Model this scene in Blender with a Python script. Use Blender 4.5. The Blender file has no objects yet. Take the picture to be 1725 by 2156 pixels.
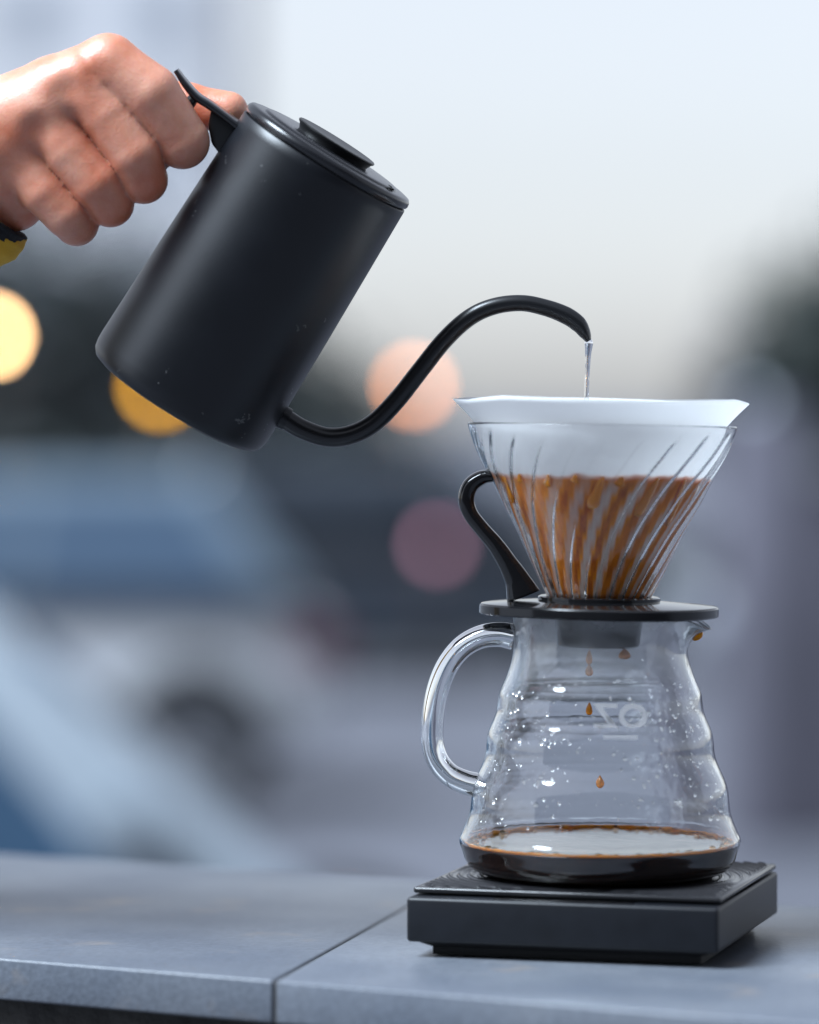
import bpy, bmesh, math, random
import numpy as np
from mathutils import Vector, Matrix, Euler

R = math.radians
random.seed(7)
rng = np.random.default_rng(11)
sc = bpy.context.scene
col = sc.collection

# ------------------------------------------------------------------ camera
FPX = 8085.0                      # focal length in picture units (picture 1725 x 2156)
CAMZ = 1.90
PITCH = math.atan((880 - 1078) / FPX)
cam_d = bpy.data.cameras.new("camera")
cam_d.sensor_fit = 'HORIZONTAL'
cam_d.sensor_width = 24.0
cam_d.lens = 24.0 * FPX / 1725
cam_d.clip_start = 0.05
cam_d.clip_end = 3000
cam_d.dof.use_dof = True
cam_d.dof.focus_distance = 1.640
cam_d.dof.aperture_fstop = 2.75
cam = bpy.data.objects.new("camera", cam_d)
col.objects.link(cam)
cam.location = (0, 0, CAMZ)
cam.rotation_euler = (math.pi / 2 + PITCH, 0, 0)
sc.camera = cam

# ------------------------------------------------------------------ sky and light
SUN_EL, SUN_AZ = 54.0, -113.0      # azimuth from +Y (view direction), negative = left
w = bpy.data.worlds.new("World")
sc.world = w
w.use_nodes = True
nt = w.node_tree
bg = nt.nodes['Background']
sky = nt.nodes.new('ShaderNodeTexSky')
sky.sky_type = 'NISHITA'
sky.sun_disc = False
sky.sun_elevation = R(SUN_EL)
sky.sun_rotation = R(SUN_AZ)
sky.air_density = 1.0
sky.dust_density = 1.0
sky.ozone_density = 2.0
hsv = nt.nodes.new('ShaderNodeHueSaturation')
hsv.inputs['Saturation'].default_value = 0.28
nt.links.new(sky.outputs[0], hsv.inputs['Color'])
tint = nt.nodes.new('ShaderNodeMixRGB')
tint.blend_type = 'MULTIPLY'
tint.inputs[0].default_value = 1.0
tint.inputs[2].default_value = (0.925, 0.945, 1.0, 1)
nt.links.new(hsv.outputs[0], tint.inputs[1])
nt.links.new(tint.outputs[0], bg.inputs[0])
bg.inputs[1].default_value = 0.05

sun_d = bpy.data.lights.new("sun", 'SUN')
sun_d.energy = 2.5
sun_d.angle = R(30)
sun_d.color = (0.74, 0.87, 1.0)
sun = bpy.data.objects.new("sun", sun_d)
col.objects.link(sun)
sv = Vector((math.sin(R(SUN_AZ)) * math.cos(R(SUN_EL)), math.cos(R(SUN_AZ)) * math.cos(R(SUN_EL)), math.sin(R(SUN_EL))))
sun.rotation_euler = sv.to_track_quat('Z', 'Y').to_euler()

sc.view_settings.view_transform = 'Standard'
sc.view_settings.look = 'None'
sc.view_settings.gamma = 1.0
sc.view_settings.use_curve_mapping = False
sc.view_settings.exposure = 1.86
sc.render.engine = 'CYCLES'
cy = sc.cycles
cy.use_denoising = True
cy.use_adaptive_sampling = False
cy.max_bounces = 24
cy.transmission_bounces = 20
cy.glossy_bounces = 8
cy.diffuse_bounces = 10
cy.transparent_max_bounces = 16
cy.sample_clamp_indirect = 12.0
cy.caustics_reflective = True
cy.caustics_refractive = True


# ------------------------------------------------------------------ helpers
def ray(x, y):
    dx, dy = (x - 862.5) / FPX, (1078 - y) / FPX
    c, s = math.cos(PITCH), math.sin(PITCH)
    return Vector((dx, c - dy * s, s + dy * c))


def at(x, y, Y):
    d = ray(x, y)
    return Vector((0, 0, CAMZ)) + d * (Y / d.y)


def tag(o, label=None, cat=None, group=None, kind=None):
    if label: o['label'] = label
    if cat: o['category'] = cat
    if group: o['group'] = group
    if kind: o['kind'] = kind
    return o


def empty(name, loc=(0, 0, 0), label=None, cat=None, group=None, rot=None):
    o = bpy.data.objects.new(name, None)
    o.empty_display_size = 0.02
    col.objects.link(o)
    o.location = loc
    if rot is not None: o.rotation_euler = rot
    return tag(o, label, cat, group)


def obj(name, verts, faces, mat, parent=None, smooth=True, sharp=None, kind=None):
    me = bpy.data.meshes.new(name)
    me.from_pydata([tuple(v) for v in verts], [], [tuple(f) for f in faces])
    me.validate()
    if smooth:
        me.polygons.foreach_set('use_smooth', [True] * len(me.polygons))
    if sharp is not None:
        me.set_sharp_from_angle(angle=R(sharp))
    me.materials.append(mat)
    o = bpy.data.objects.new(name, me)
    col.objects.link(o)
    if parent is not None: o.parent = parent
    if kind: o['kind'] = kind
    return o


def from_bm(name, bm, mat, parent=None, smooth=True, sharp=40):
    me = bpy.data.meshes.new(name)
    bm.normal_update()
    bm.to_mesh(me); bm.free()
    if smooth:
        me.polygons.foreach_set('use_smooth', [True] * len(me.polygons))
        if sharp is not None: me.set_sharp_from_angle(angle=R(sharp))
    me.materials.append(mat)
    o = bpy.data.objects.new(name, me)
    col.objects.link(o)
    if parent is not None: o.parent = parent
    return o


def lathe(prof, n=96, closed=False):
    """prof: list of (r, z). closed joins last ring to first."""
    V, F = [], []
    m = len(prof)
    for r, z in prof:
        for k in range(n):
            a = 2 * math.pi * k / n
            V.append((r * math.cos(a), r * math.sin(a), z))
    for i in range(m if closed else m - 1):
        j = (i + 1) % m
        for k in range(n):
            l = (k + 1) % n
            F.append((i * n + k, i * n + l, j * n + l, j * n + k))
    return V, F


def lathe_capped(prof, n=96):
    V, F = lathe(prof, n)
    m = len(prof)
    F.append(tuple(range(n - 1, -1, -1)))
    F.append(tuple((m - 1) * n + k for k in range(n)))
    return V, F


def catmull(P, per=10):
    P = [Vector(p) for p in P]
    out = []
    n = len(P)
    for i in range(n - 1):
        p0 = P[i - 1] if i > 0 else P[0] * 2 - P[1]
        p1, p2 = P[i], P[i + 1]
        p3 = P[i + 2] if i + 2 < n else P[-1] * 2 - P[-2]
        for k in range(per):
            t = k / per
            out.append(0.5 * ((2 * p1) + (p2 - p0) * t + (2 * p0 - 5 * p1 + 4 * p2 - p3) * t * t + (3 * p1 - p0 - 3 * p2 + p3) * t ** 3))
    out.append(P[-1])
    return out


def lerp_list(vals, n):
    xs = np.linspace(0, len(vals) - 1, n)
    return np.interp(xs, np.arange(len(vals)), vals)


def tube(path, ra, rb=None, n=20, ref=Vector((0, 1, 0)), cap=True, round_ends=0, power=1.0):
    """sweep an ellipse (ra across, rb along ref) down path"""
    path = [Vector(p) for p in path]
    m = len(path)
    ra = lerp_list(ra if hasattr(ra, '__len__') else [ra, ra], m)
    rb = ra if rb is None else lerp_list(rb if hasattr(rb, '__len__') else [rb, rb], m)
    V, F = [], []
    for i, p in enumerate(path):
        t = (path[min(i + 1, m - 1)] - path[max(i - 1, 0)]).normalized()
        b = ref - t * ref.dot(t)
        if b.length < 1e-6: b = Vector((1, 0, 0)) - t * t.x
        b.normalize()
        a = t.cross(b)
        for k in range(n):
            th = 2 * math.pi * k / n
            ca, sa = math.cos(th), math.sin(th)
            if power != 1.0:
                ca = math.copysign(abs(ca) ** power, ca); sa = math.copysign(abs(sa) ** power, sa)
            V.append(p + a * (ra[i] * ca) + b * (rb[i] * sa))
    for i in range(m - 1):
        for k in range(n):
            l = (k + 1) % n
            F.append((i * n + k, i * n + l, (i + 1) * n + l, (i + 1) * n + k))
    if cap:
        F.append(tuple(range(n - 1, -1, -1)))
        F.append(tuple((m - 1) * n + k for k in range(n)))
    return V, F


def box_bm(bm, x0, x1, y0, y1, z0, z1, M=None):
    vs = [bm.verts.new(c) for c in ((x0, y0, z0), (x1, y0, z0), (x1, y1, z0), (x0, y1, z0), (x0, y0, z1), (x1, y0, z1), (x1, y1, z1), (x0, y1, z1))]
    for f in ((3, 2, 1, 0), (4, 5, 6, 7), (0, 1, 5, 4), (1, 2, 6, 5), (2, 3, 7, 6), (3, 0, 4, 7)):
        bm.faces.new([vs[i] for i in f])
    if M is not None:
        bmesh.ops.transform(bm, matrix=M, verts=vs)
    return vs


def box(name, x0, x1, y0, y1, z0, z1, mat, parent=None, bevel=0.0, seg=3):
    bm = bmesh.new()
    box_bm(bm, x0, x1, y0, y1, z0, z1)
    if bevel:
        bmesh.ops.bevel(bm, geom=bm.edges[:], offset=bevel, segments=seg, profile=0.5, affect='EDGES')
    return from_bm(name, bm, mat, parent, smooth=bool(bevel), sharp=50)


def prism(name, poly, z0, z1, mat, parent=None, bevel=0.0, seg=3):
    bm = bmesh.new()
    lo = [bm.verts.new((x, y, z0)) for x, y in poly]
    hi = [bm.verts.new((x, y, z1)) for x, y in poly]
    n = len(poly)
    bm.faces.new(lo[::-1]); bm.faces.new(hi)
    for i in range(n):
        j = (i + 1) % n
        bm.faces.new((lo[i], lo[j], hi[j], hi[i]))
    bmesh.ops.recalc_face_normals(bm, faces=bm.faces[:])
    if bevel:
        bmesh.ops.bevel(bm, geom=bm.edges[:], offset=bevel, segments=seg, profile=0.5, affect='EDGES')
    return from_bm(name, bm, mat, parent, smooth=bool(bevel), sharp=50)


# ------------------------------------------------------------------ materials
def mat(name, color, rough=0.5, metal=0.0, spec=0.5, noise=None, bump=None, coat=0.0, rough_noise=0.0, **kw):
    """noise=(scale, amount, detail): brightness mottling; bump=(scale, strength, distance)"""
    m = bpy.data.materials.new(name)
    m.use_nodes = True
    n = m.node_tree.nodes; l = m.node_tree.links
    p = n['Principled BSDF']
    p.inputs['Base Color'].default_value = (*color, 1)
    p.inputs['Roughness'].default_value = rough
    p.inputs['Metallic'].default_value = metal
    p.inputs['Specular IOR Level'].default_value = spec
    p.inputs['Coat Weight'].default_value = coat
    for k, v in kw.items():
        p.inputs[k.replace('_', ' ')].default_value = v
    tc = n.new('ShaderNodeTexCoord')
    if noise:
        t = n.new('ShaderNodeTexNoise'); t.inputs['Scale'].default_value = noise[0]
        t.inputs['Detail'].default_value = noise[2] if len(noise) > 2 else 5
        l.new(tc.outputs['Object'], t.inputs['Vector'])
        r = n.new('ShaderNodeValToRGB')
        a = noise[1]
        r.color_ramp.elements[0].position = 0.3; r.color_ramp.elements[1].position = 0.7
        r.color_ramp.elements[0].color = (*[c * (1 - a) for c in color], 1)
        r.color_ramp.elements[1].color = (*[min(1, c * (1 + a)) for c in color], 1)
        l.new(t.outputs['Fac'], r.inputs[0]); l.new(r.outputs[0], p.inputs['Base Color'])
        if rough_noise:
            mr = n.new('ShaderNodeMapRange')
            mr.inputs['To Min'].default_value = max(0, rough - rough_noise); mr.inputs['To Max'].default_value = min(1, rough + rough_noise)
            l.new(t.outputs['Fac'], mr.inputs['Value']); l.new(mr.outputs[0], p.inputs['Roughness'])
    if bump:
        t2 = n.new('ShaderNodeTexNoise'); t2.inputs['Scale'].default_value = bump[0]; t2.inputs['Detail'].default_value = 4
        l.new(tc.outputs['Object'], t2.inputs['Vector'])
        b = n.new('ShaderNodeBump'); b.inputs['Strength'].default_value = bump[1]; b.inputs['Distance'].default_value = bump[2]
        l.new(t2.outputs['Fac'], b.inputs['Height']); l.new(b.outputs[0], p.inputs['Normal'])
    return m


def glass(name, color=(1, 1, 1), ior=1.47, rough=0.0, film=None, bump=None):
    """film=(scale, lo, hi, amount): patchy condensation on the surface"""
    m = bpy.data.materials.new(name)
    m.use_nodes = True
    n = m.node_tree.nodes; l = m.node_tree.links
    n.remove(n['Principled BSDF'])
    out = n['Material Output']
    g = n.new('ShaderNodeBsdfGlass')
    g.inputs['Color'].default_value = (*color, 1); g.inputs['IOR'].default_value = ior; g.inputs['Roughness'].default_value = rough
    last = g.outputs[0]
    tc = n.new('ShaderNodeTexCoord')
    if film:
        t = n.new('ShaderNodeTexNoise'); t.inputs['Scale'].default_value = film[0]; t.inputs['Detail'].default_value = 6
        l.new(tc.outputs['Object'], t.inputs['Vector'])
        mr = n.new('ShaderNodeMapRange'); mr.inputs['From Min'].default_value = film[1]; mr.inputs['From Max'].default_value = film[2]
        mr.inputs['To Min'].default_value = 0.0; mr.inputs['To Max'].default_value = film[3]
        l.new(t.outputs['Fac'], mr.inputs['Value'])
        sx = n.new('ShaderNodeSeparateXYZ'); l.new(tc.outputs['Object'], sx.inputs[0])
        mz = n.new('ShaderNodeMapRange'); mz.inputs['From Min'].default_value = 0.074; mz.inputs['From Max'].default_value = 0.110
        l.new(sx.outputs['Z'], mz.inputs['Value'])
        mm = n.new('ShaderNodeMath'); mm.operation = 'MULTIPLY'; l.new(mr.outputs[0], mm.inputs[0]); l.new(mz.outputs[0], mm.inputs[1])
        d = n.new('ShaderNodeBsdfDiffuse'); d.inputs['Color'].default_value = (0.8, 0.82, 0.85, 1)
        tr = n.new('ShaderNodeBsdfTranslucent'); tr.inputs['Color'].default_value = (0.8, 0.82, 0.85, 1)
        ad = n.new('ShaderNodeMixShader'); ad.inputs[0].default_value = 0.5
        l.new(d.outputs[0], ad.inputs[1]); l.new(tr.outputs[0], ad.inputs[2])
        mx = n.new('ShaderNodeMixShader')
        l.new(mm.outputs[0], mx.inputs[0]); l.new(last, mx.inputs[1]); l.new(ad.outputs[0], mx.inputs[2])
        last = mx.outputs[0]
    if bump:
        t2 = n.new('ShaderNodeTexNoise'); t2.inputs['Scale'].default_value = bump[0]
        l.new(tc.outputs['Object'], t2.inputs['Vector'])
        b = n.new('ShaderNodeBump'); b.inputs['Strength'].default_value = bump[1]; b.inputs['Distance'].default_value = bump[2]
        l.new(t2.outputs['Fac'], b.inputs['Height']); l.new(b.outputs[0], g.inputs['Normal'])
    l.new(last, out.inputs['Surface'])
    return m


def emit(name, color, strength):
    m = bpy.data.materials.new(name)
    m.use_nodes = True
    p = m.node_tree.nodes['Principled BSDF']
    p.inputs['Base Color'].default_value = (*color, 1)
    p.inputs['Emission Color'].default_value = (*color, 1)
    p.inputs['Emission Strength'].default_value = strength
    return m


# =================================================================== SETTING
M_asphalt = mat('asphalt', (0.088, 0.090, 0.108), 0.75, noise=(0.6, 0.25), bump=(60, 0.3, 0.01))
M_pave = mat('paving', (0.17, 0.17, 0.18), 0.8, noise=(0.8, 0.2))
M_stone = None


def sheet(name, x0, x1, y0, y1, z, m, label=None):
    o = obj(name, [(x0, y0, z), (x1, y0, z), (x1, y1, z), (x0, y1, z)], [(0, 1, 2, 3)], m, smooth=False)
    return tag(o, kind='structure')


sheet('street', -900, 900, -400, 1500, 0.0, M_asphalt)
# far pavement with a kerb
pv = box('pavement', -60, 60, 29.5, 44, 0.004, 0.13, M_pave)
tag(pv, kind='structure')


# ---- stone ledge ---------------------------------------------------------
def stone_material():
    m = bpy.data.materials.new('pale_grey_stone')
    m.use_nodes = True
    n = m.node_tree.nodes; l = m.node_tree.links
    p = n['Principled BSDF']
    p.inputs['Roughness'].default_value = 0.38
    tc = n.new('ShaderNodeTexCoord')
    a = n.new('ShaderNodeTexNoise'); a.inputs['Scale'].default_value = 9; a.inputs['Detail'].default_value = 8
    b = n.new('ShaderNodeTexNoise'); b.inputs['Scale'].default_value = 420; b.inputs['Detail'].default_value = 3
    c = n.new('ShaderNodeTexNoise'); c.inputs['Scale'].default_value = 26; c.inputs['Detail'].default_value = 5
    for t in (a, b, c): l.new(tc.outputs['Object'], t.inputs['Vector'])
    r1 = n.new('ShaderNodeValToRGB')
    r1.color_ramp.elements[0].position = 0.36; r1.color_ramp.elements[1].position = 0.64
    r1.color_ramp.elements[0].color = (0.082, 0.096, 0.123, 1); r1.color_ramp.elements[1].color = (0.142, 0.154, 0.177, 1)
    l.new(a.outputs['Fac'], r1.inputs[0])
    r2 = n.new('ShaderNodeValToRGB')
    r2.color_ramp.elements[0].position = 0.35; r2.color_ramp.elements[1].position = 0.65
    r2.color_ramp.elements[0].color = (0.86, 0.86, 0.86, 1); r2.color_ramp.elements[1].color = (1.08, 1.08, 1.08, 1)
    l.new(b.outputs['Fac'], r2.inputs[0])
    mx = n.new('ShaderNodeMixRGB'); mx.blend_type = 'MULTIPLY'; mx.inputs[0].default_value = 1
    l.new(r1.outputs[0], mx.inputs[1]); l.new(r2.outputs[0], mx.inputs[2])
    r3 = n.new('ShaderNodeValToRGB')
    r3.color_ramp.elements[0].position = 0.62; r3.color_ramp.elements[1].position = 0.78
    r3.color_ramp.elements[0].color = (0, 0, 0, 1); r3.color_ramp.elements[1].color = (0.55, 0.55, 0.55, 1)
    l.new(c.outputs['Fac'], r3.inputs[0])
    mx2 = n.new('ShaderNodeMixRGB'); mx2.inputs[2].default_value = (0.27, 0.21, 0.16, 1)
    l.new(r3.outputs[0], mx2.inputs[0]); l.new(mx.outputs[0], mx2.inputs[1])
    l.new(mx2.outputs[0], p.inputs['Base Color'])
    bp = n.new('ShaderNodeBump'); bp.inputs['Strength'].default_value = 0.25; bp.inputs['Distance'].default_value = 0.001
    l.new(b.outputs['Fac'], bp.inputs['Height']); l.new(bp.outputs[0], p.inputs['Normal'])
    return m


LZ = CAMZ - 0.225                  # top of the ledge
M_stone = stone_material()
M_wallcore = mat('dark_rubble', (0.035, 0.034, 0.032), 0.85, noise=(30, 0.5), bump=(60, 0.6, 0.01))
e = Vector((math.cos(R(28.5)), -math.sin(R(28.5)), 0))
nrm = Vector((math.sin(R(28.5)), math.cos(R(28.5)), 0))
LF = Vector((-0.0540, 1.531, 0))    # seam on the front edge
sdir = Vector((0.0517, 0.2286, 0)).normalized()
DEP = 0.318
sback = LF + sdir * (DEP / sdir.dot(nrm))
ledge = empty('stone_ledge', (LF.x, LF.y, 0), 'pale grey stone ledge of thin slabs carrying the scale', 'ledge')


def slab(poly):
    o = prism('slab', [(p.x - LF.x, p.y - LF.y) for p in poly], LZ - 0.0175, LZ, M_stone, ledge, bevel=0.0012, seg=3)
    return o


g = 0.0009
L_end, R_end = -1.25, 1.05
slab([LF + e * L_end, LF - e * g, sback - e * g, LF + e * L_end + nrm * DEP])
slab([LF + e * g, LF + e * R_end, LF + e * R_end + nrm * DEP, sback + e * g])
gq = [LF + nrm * 0.0015 - e * 0.002, LF + nrm * 0.0015 + e * 0.002, sback - nrm * 0.002 + e * 0.002, sback - nrm * 0.002 - e * 0.002]
prism('mortar_joint', [(p.x - LF.x, p.y - LF.y) for p in gq], LZ - 0.0172, LZ - 0.0012, mat('mortar', (0.10, 0.10, 0.105), 0.9), ledge)
wp = [LF + e * L_end + nrm * 0.012, LF + e * R_end + nrm * 0.012, LF + e * R_end + nrm * (DEP - 0.02), LF + e * L_end + nrm * (DEP - 0.02)]
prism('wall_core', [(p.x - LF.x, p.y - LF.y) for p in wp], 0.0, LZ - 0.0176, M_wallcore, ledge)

# =================================================================== SCALE
M_scale = mat('scale_black_plastic', (0.007, 0.008, 0.011), 0.42, spec=0.35, noise=(90, 0.2), bump=(900, 0.12, 0.0004))
M_tray = mat('scale_tray_rubber', (0.016, 0.016, 0.018), 0.2, bump=(700, 0.1, 0.0004))
M_base = mat('scale_base', (0.006, 0.006, 0.007), 0.7)
SC = Vector((0.0805, 1.642, LZ))
scale = empty('coffee_scale', SC, 'square matte black coffee scale under the glass carafe', 'scale', rot=(0, 0, R(-16.0)))
hs = 0.0662
b_ = box('base', -hs + 0.009, hs - 0.009, -hs + 0.009, hs - 0.009, 0.0006, 0.0048, M_base, scale)


def frustum(name, h0, h1, z0, z1, m, parent, bevel):
    bm = bmesh.new()
    lo = [bm.verts.new((sx * h0, sy * h0, z0)) for sx, sy in ((-1, -1), (1, -1), (1, 1), (-1, 1))]
    hi = [bm.verts.new((sx * h1, sy * h1, z1)) for sx, sy in ((-1, -1), (1, -1), (1, 1), (-1, 1))]
    bm.faces.new(lo[::-1]); bm.faces.new(hi)
    for i in range(4):
        j = (i + 1) % 4
        bm.faces.new((lo[i], lo[j], hi[j], hi[i]))
    if bevel:
        bmesh.ops.bevel(bm, geom=bm.edges[:], offset=bevel, segments=3, profile=0.5, affect='EDGES')
    return from_bm(name, bm, m, parent)


frustum('lower_chamfer', hs - 0.0095, hs - 0.0035, 0.0035, 0.0064, M_base, scale, 0.0004)
box('body', -hs, hs, -hs, hs, 0.0065, 0.0252, M_scale, scale, bevel=0.0016, seg=4)
TOPZ = 0.0292
tray = box('weighing_tray', -hs + 0.0006, hs - 0.0006, -hs + 0.008, hs - 0.0006, 0.0260, TOPZ - 0.0006, M_tray, scale, bevel=0.0011, seg=3)
# moulded concentric ripples on the tray
V, F = [], []
gx, gy = 230, 214
X0, X1, Y0, Y1 = -hs + 0.003, hs - 0.003, -hs + 0.0105, hs - 0.003
for iy in range(gy + 1):
    for ix in range(gx + 1):
        x = X0 + (X1 - X0) * ix / gx; y = Y0 + (Y1 - Y0) * iy / gy
        rr = math.hypot(x, y) + 0.0007 * math.sin(5 * math.atan2(y, x))
        edge = min(1.0, min(x - X0, X1 - x, y - Y0, Y1 - y) / 0.0015)
        V.append((x, y, TOPZ - 0.0006 + edge * (0.00012 + 0.0011 * max(0.0, math.sin(2 * math.pi * rr / 0.0044)) ** 1.2)))
for iy in range(gy):
    for ix in range(gx):
        p = iy * (gx + 1) + ix
        F.append((p, p + 1, p + gx + 2, p + gx + 1))
obj('ripple_mat', V, F, M_tray, tray)
for sx in (-1, 1):
    for sy in (-1, 1):
        V, F = lathe_capped([(0.005, 0.0), (0.0055, 0.0003), (0.0055, 0.0007)], 20)
        o = obj('foot', V, F, M_base, scale, sharp=40)
        o.location = (sx * (hs - 0.02), sy * (hs - 0.02), 0)
box('display_window', -0.030, 0.030, -hs + 0.0018, -hs + 0.0072, 0.0250, 0.02535, mat('display_gloss', (0.004, 0.004, 0.005), 0.12), scale, bevel=0.0001, seg=1)

# =================================================================== CARAFE
CY = 1.640
CX = at(1264, 1500, CY).x
CB = LZ + TOPZ + 0.0010            # carafe base
PXM = FPX / CY


def zpx(y):                         # world height of picture row y on the carafe axis
    return at(862, y, CY).z


def hloc(y):
    return zpx(y) - CB


# silhouette (row, half width in picture units)
sil = [(1790, 291), (1769, 297), (1750, 292), (1728, 280), (1708, 273), (1685, 273), (1660, 270), (1640, 264), (1620, 253), (1600, 244), (1582, 240),
       (1562, 240), (1545, 238), (1528, 231), (1512, 223), (1496, 217.5), (1478, 216), (1460, 214), (1446, 208), (1430, 200), (1412, 193), (1395, 189), (1372, 183), (1345, 181), (1310, 182), (1294, 186)]
sil = [sil[0], sil[1]] + [(sil[i][0], 0.25 * sil[i - 1][1] + 0.5 * sil[i][1] + 0.25 * sil[i + 1][1]) for i in range(2, len(sil) - 1)] + [sil[-1]]
outer = [(0.0, 0.0), (0.028, 0.0), (0.0475, 0.0001), (0.0525, 0.0010), (0.0558, 0.0031), (0.0577, 0.0060), (0.0587, 0.0090)]
outer += [(w_ / PXM, hloc(y_)) for y_, w_ in sil if hloc(y_) > 0.0100]


def resample(P, n):
    P = catmull([(a, 0, b) for a, b in P], 8)
    return [(max(0, p.x), p.z) for p in P]


outer = resample(outer, 0)
RIMH = outer[-1][1]


def carafe_shell(prof, thick):
    # inner profile by offsetting along the normal
    m = len(prof)
    inner = []
    for i, (r_, z_) in enumerate(prof):
        a = prof[max(i - 1, 0)]; b = prof[min(i + 1, m - 1)]
        t = Vector((b[0] - a[0], b[1] - a[1]))
        t.normalize()
        nn = Vector((-t.y, t.x))
        inner.append((max(0.0, r_ + nn.x * thick), z_ + nn.y * thick))
    inner[0] = (0.0, thick); 
    return inner


TH = 0.0016
inner = carafe_shell(outer, TH)
lip_o, lip_i = outer[-1], inner[-1]
ring = outer[1:] + [((lip_o[0] * 0.75 + lip_i[0] * 0.25), RIMH + 0.0006), ((lip_o[0] * 0.25 + lip_i[0] * 0.75), RIMH + 0.0006)] + inner[::-1][:-1]
NSEG = 128
V, F = lathe(ring, NSEG)
F.append(tuple(range(NSEG - 1, -1, -1)))
F.append(tuple((len(ring) - 1) * NSEG + k for k in range(NSEG)))
# pouring lip pulled out at the right, slightly towards the viewer
sp_a = R(-12)
V2 = []
for x, y, z in V:
    r_ = math.hypot(x, y); a = math.atan2(y, x)
    da = (a - sp_a + math.pi) % (2 * math.pi) - math.pi
    t = (z - (RIMH - 0.0165)) / 0.0165
    if t > 0 and r_ > 0.01:
        t = min(t, 1.03)
        ww = math.exp(-(da / 0.36) ** 2)
        r2 = r_ + 0.0100 * ww * (t ** 1.5)
        z2 = z - 0.0060 * math.exp(-(da / 0.30) ** 2) * t ** 2.2
        V2.append((r2 * math.cos(a), r2 * math.sin(a), z2))
    else:
        V2.append((x, y, z))
M_glass = glass('clear_glass', (0.985, 0.992, 0.995), 1.47, film=(38, 0.34, 0.68, 0.5), bump=(75, 0.07, 0.002))
carafe = empty('glass_carafe', (CX, CY, CB), 'clear ribbed glass coffee carafe standing on the black scale', 'carafe')
obj('glass_body', V2, F, M_glass, carafe)


def cl(x, y, Y=CY):
    return at(x, y, Y) - Vector((CX, CY, CB))


M_glass2 = glass('clear_handle_glass', (0.985, 0.992, 0.995), 1.47)
hp = [(1081, 1341), (1050, 1336), (1010, 1342), (972, 1364), (942, 1402), (922, 1452), (912, 1508), (911, 1560), (921, 1600), (945, 1630), (975, 1646), (1004, 1654)]
path = catmull([cl(*p) for p in hp], 8)
V, F = tube(path, [0.0056, 0.0050, 0.0048, 0.0048, 0.0048, 0.0050, 0.0054], [0.0080, 0.0066, 0.0060, 0.0058, 0.0058, 0.0062, 0.0074], n=28)
obj('handle', V, F, M_glass2, carafe)


def radius_at(h, prof=None):
    prof = prof or outer
    zs = [p[1] for p in prof[8:]]; rs = [p[0] for p in prof[8:]]
    return float(np.interp(h, zs, rs))


# white print on the far side of the glass
M_print = bpy.data.materials.new('white_print')
M_print.use_nodes = True
_n = M_print.node_tree.nodes; _n.remove(_n['Principled BSDF'])
_d = _n.new('ShaderNodeBsdfDiffuse'); _t = _n.new('ShaderNodeBsdfTranslucent'); _m = _n.new('ShaderNodeMixShader')
_m.inputs[0].default_value = 0.95
_d.inputs[0].default_value = _t.inputs[0].default_value = (0.99, 0.99, 0.99, 1)
M_print.node_tree.links.new(_d.outputs[0], _m.inputs[1]); M_print.node_tree.links.new(_t.outputs[0], _m.inputs[2])
M_print.node_tree.links.new(_m.outputs[0], _n['Material Output'].inputs[0])


def wrap_text(body, size, xc, hc, name):
    cu = bpy.data.curves.new(name, 'FONT'); cu.body = body; cu.size = size; cu.align_x = 'CENTER'; cu.align_y = 'CENTER'; cu.resolution_u = 3
    cu.offset = size * 0.025
    to = bpy.data.objects.new('tmp', cu); col.objects.link(to)
    dg = bpy.context.evaluated_depsgraph_get(); dg.update()
    me = bpy.data.meshes.new_from_object(to.evaluated_get(dg))
    bpy.data.objects.remove(to)
    bm = bmesh.new(); bm.from_mesh(me)
    bmesh.ops.triangulate(bm, faces=bm.faces[:])
    bmesh.ops.subdivide_edges(bm, edges=[ed for ed in bm.edges if ed.calc_length() > 0.002], cuts=2)
    for v in bm.verts:
        X, Z = xc - v.co.x, hc + v.co.y          # reads correctly from behind
        rr = radius_at(Z) + 0.00012
        v.co = (X, math.sqrt(max(1e-9, rr * rr - X * X)), Z)
    return from_bm(name, bm, M_print, carafe, smooth=False)


wrap_text('OZ', 0.0165, 0.0116, hloc(1514) - 0.0030, 'printed_unit')


def wrap_bar(xc, hc, wd, hh, name):
    V, F = [], []
    n = 12
    for i in range(n + 1):
        for s in (-1, 1):
            X = xc - wd / 2 + wd * i / n; Z = hc + s * hh / 2
            rr = radius_at(Z) + 0.00012
            V.append((X, math.sqrt(rr * rr - X * X), Z))
    for i in range(n): F.append((2 * i, 2 * i + 2, 2 * i + 3, 2 * i + 1))
    return obj(name, V, F, M_print, carafe)


wrap_bar(0.0114, hloc(1553) - 0.0034, 0.0150, 0.0016, 'printed_line')

# droplets and splashes clinging inside the glass
M_drop = glass('droplet_water', (1, 1, 1), 1.33)


def add_drop(bmv, V, F, c, nvec, r, sq=0.6):
    """flattened bead on a wall with inward normal nvec"""
    nvec = nvec.normalized()
    a = nvec.orthogonal().normalized(); b = nvec.cross(a)
    base = len(V)
    rows, seg = 5, 8
    V.append(c - nvec * r * sq)
    for i in range(1, rows):
        ph = math.pi * i / rows
        for k in range(seg):
            th = 2 * math.pi * k / seg
            V.append(c + (a * math.cos(th) + b * math.sin(th)) * r * math.sin(ph) - nvec * r * sq * math.cos(ph))
    V.append(c + nvec * r * sq)
    for k in range(seg): F.append((base, base + 1 + (k + 1) % seg, base + 1 + k))
    for i in range(rows - 2):
        for k in range(seg):
            p = base + 1 + i * seg
            F.append((p + k, p + (k + 1) % seg, p + seg + (k + 1) % seg, p + seg + k))
    last = len(V) - 1
    p = base + 1 + (rows - 2) * seg
    for k in range(seg): F.append((p + k, p + (k + 1) % seg, last))


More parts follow.
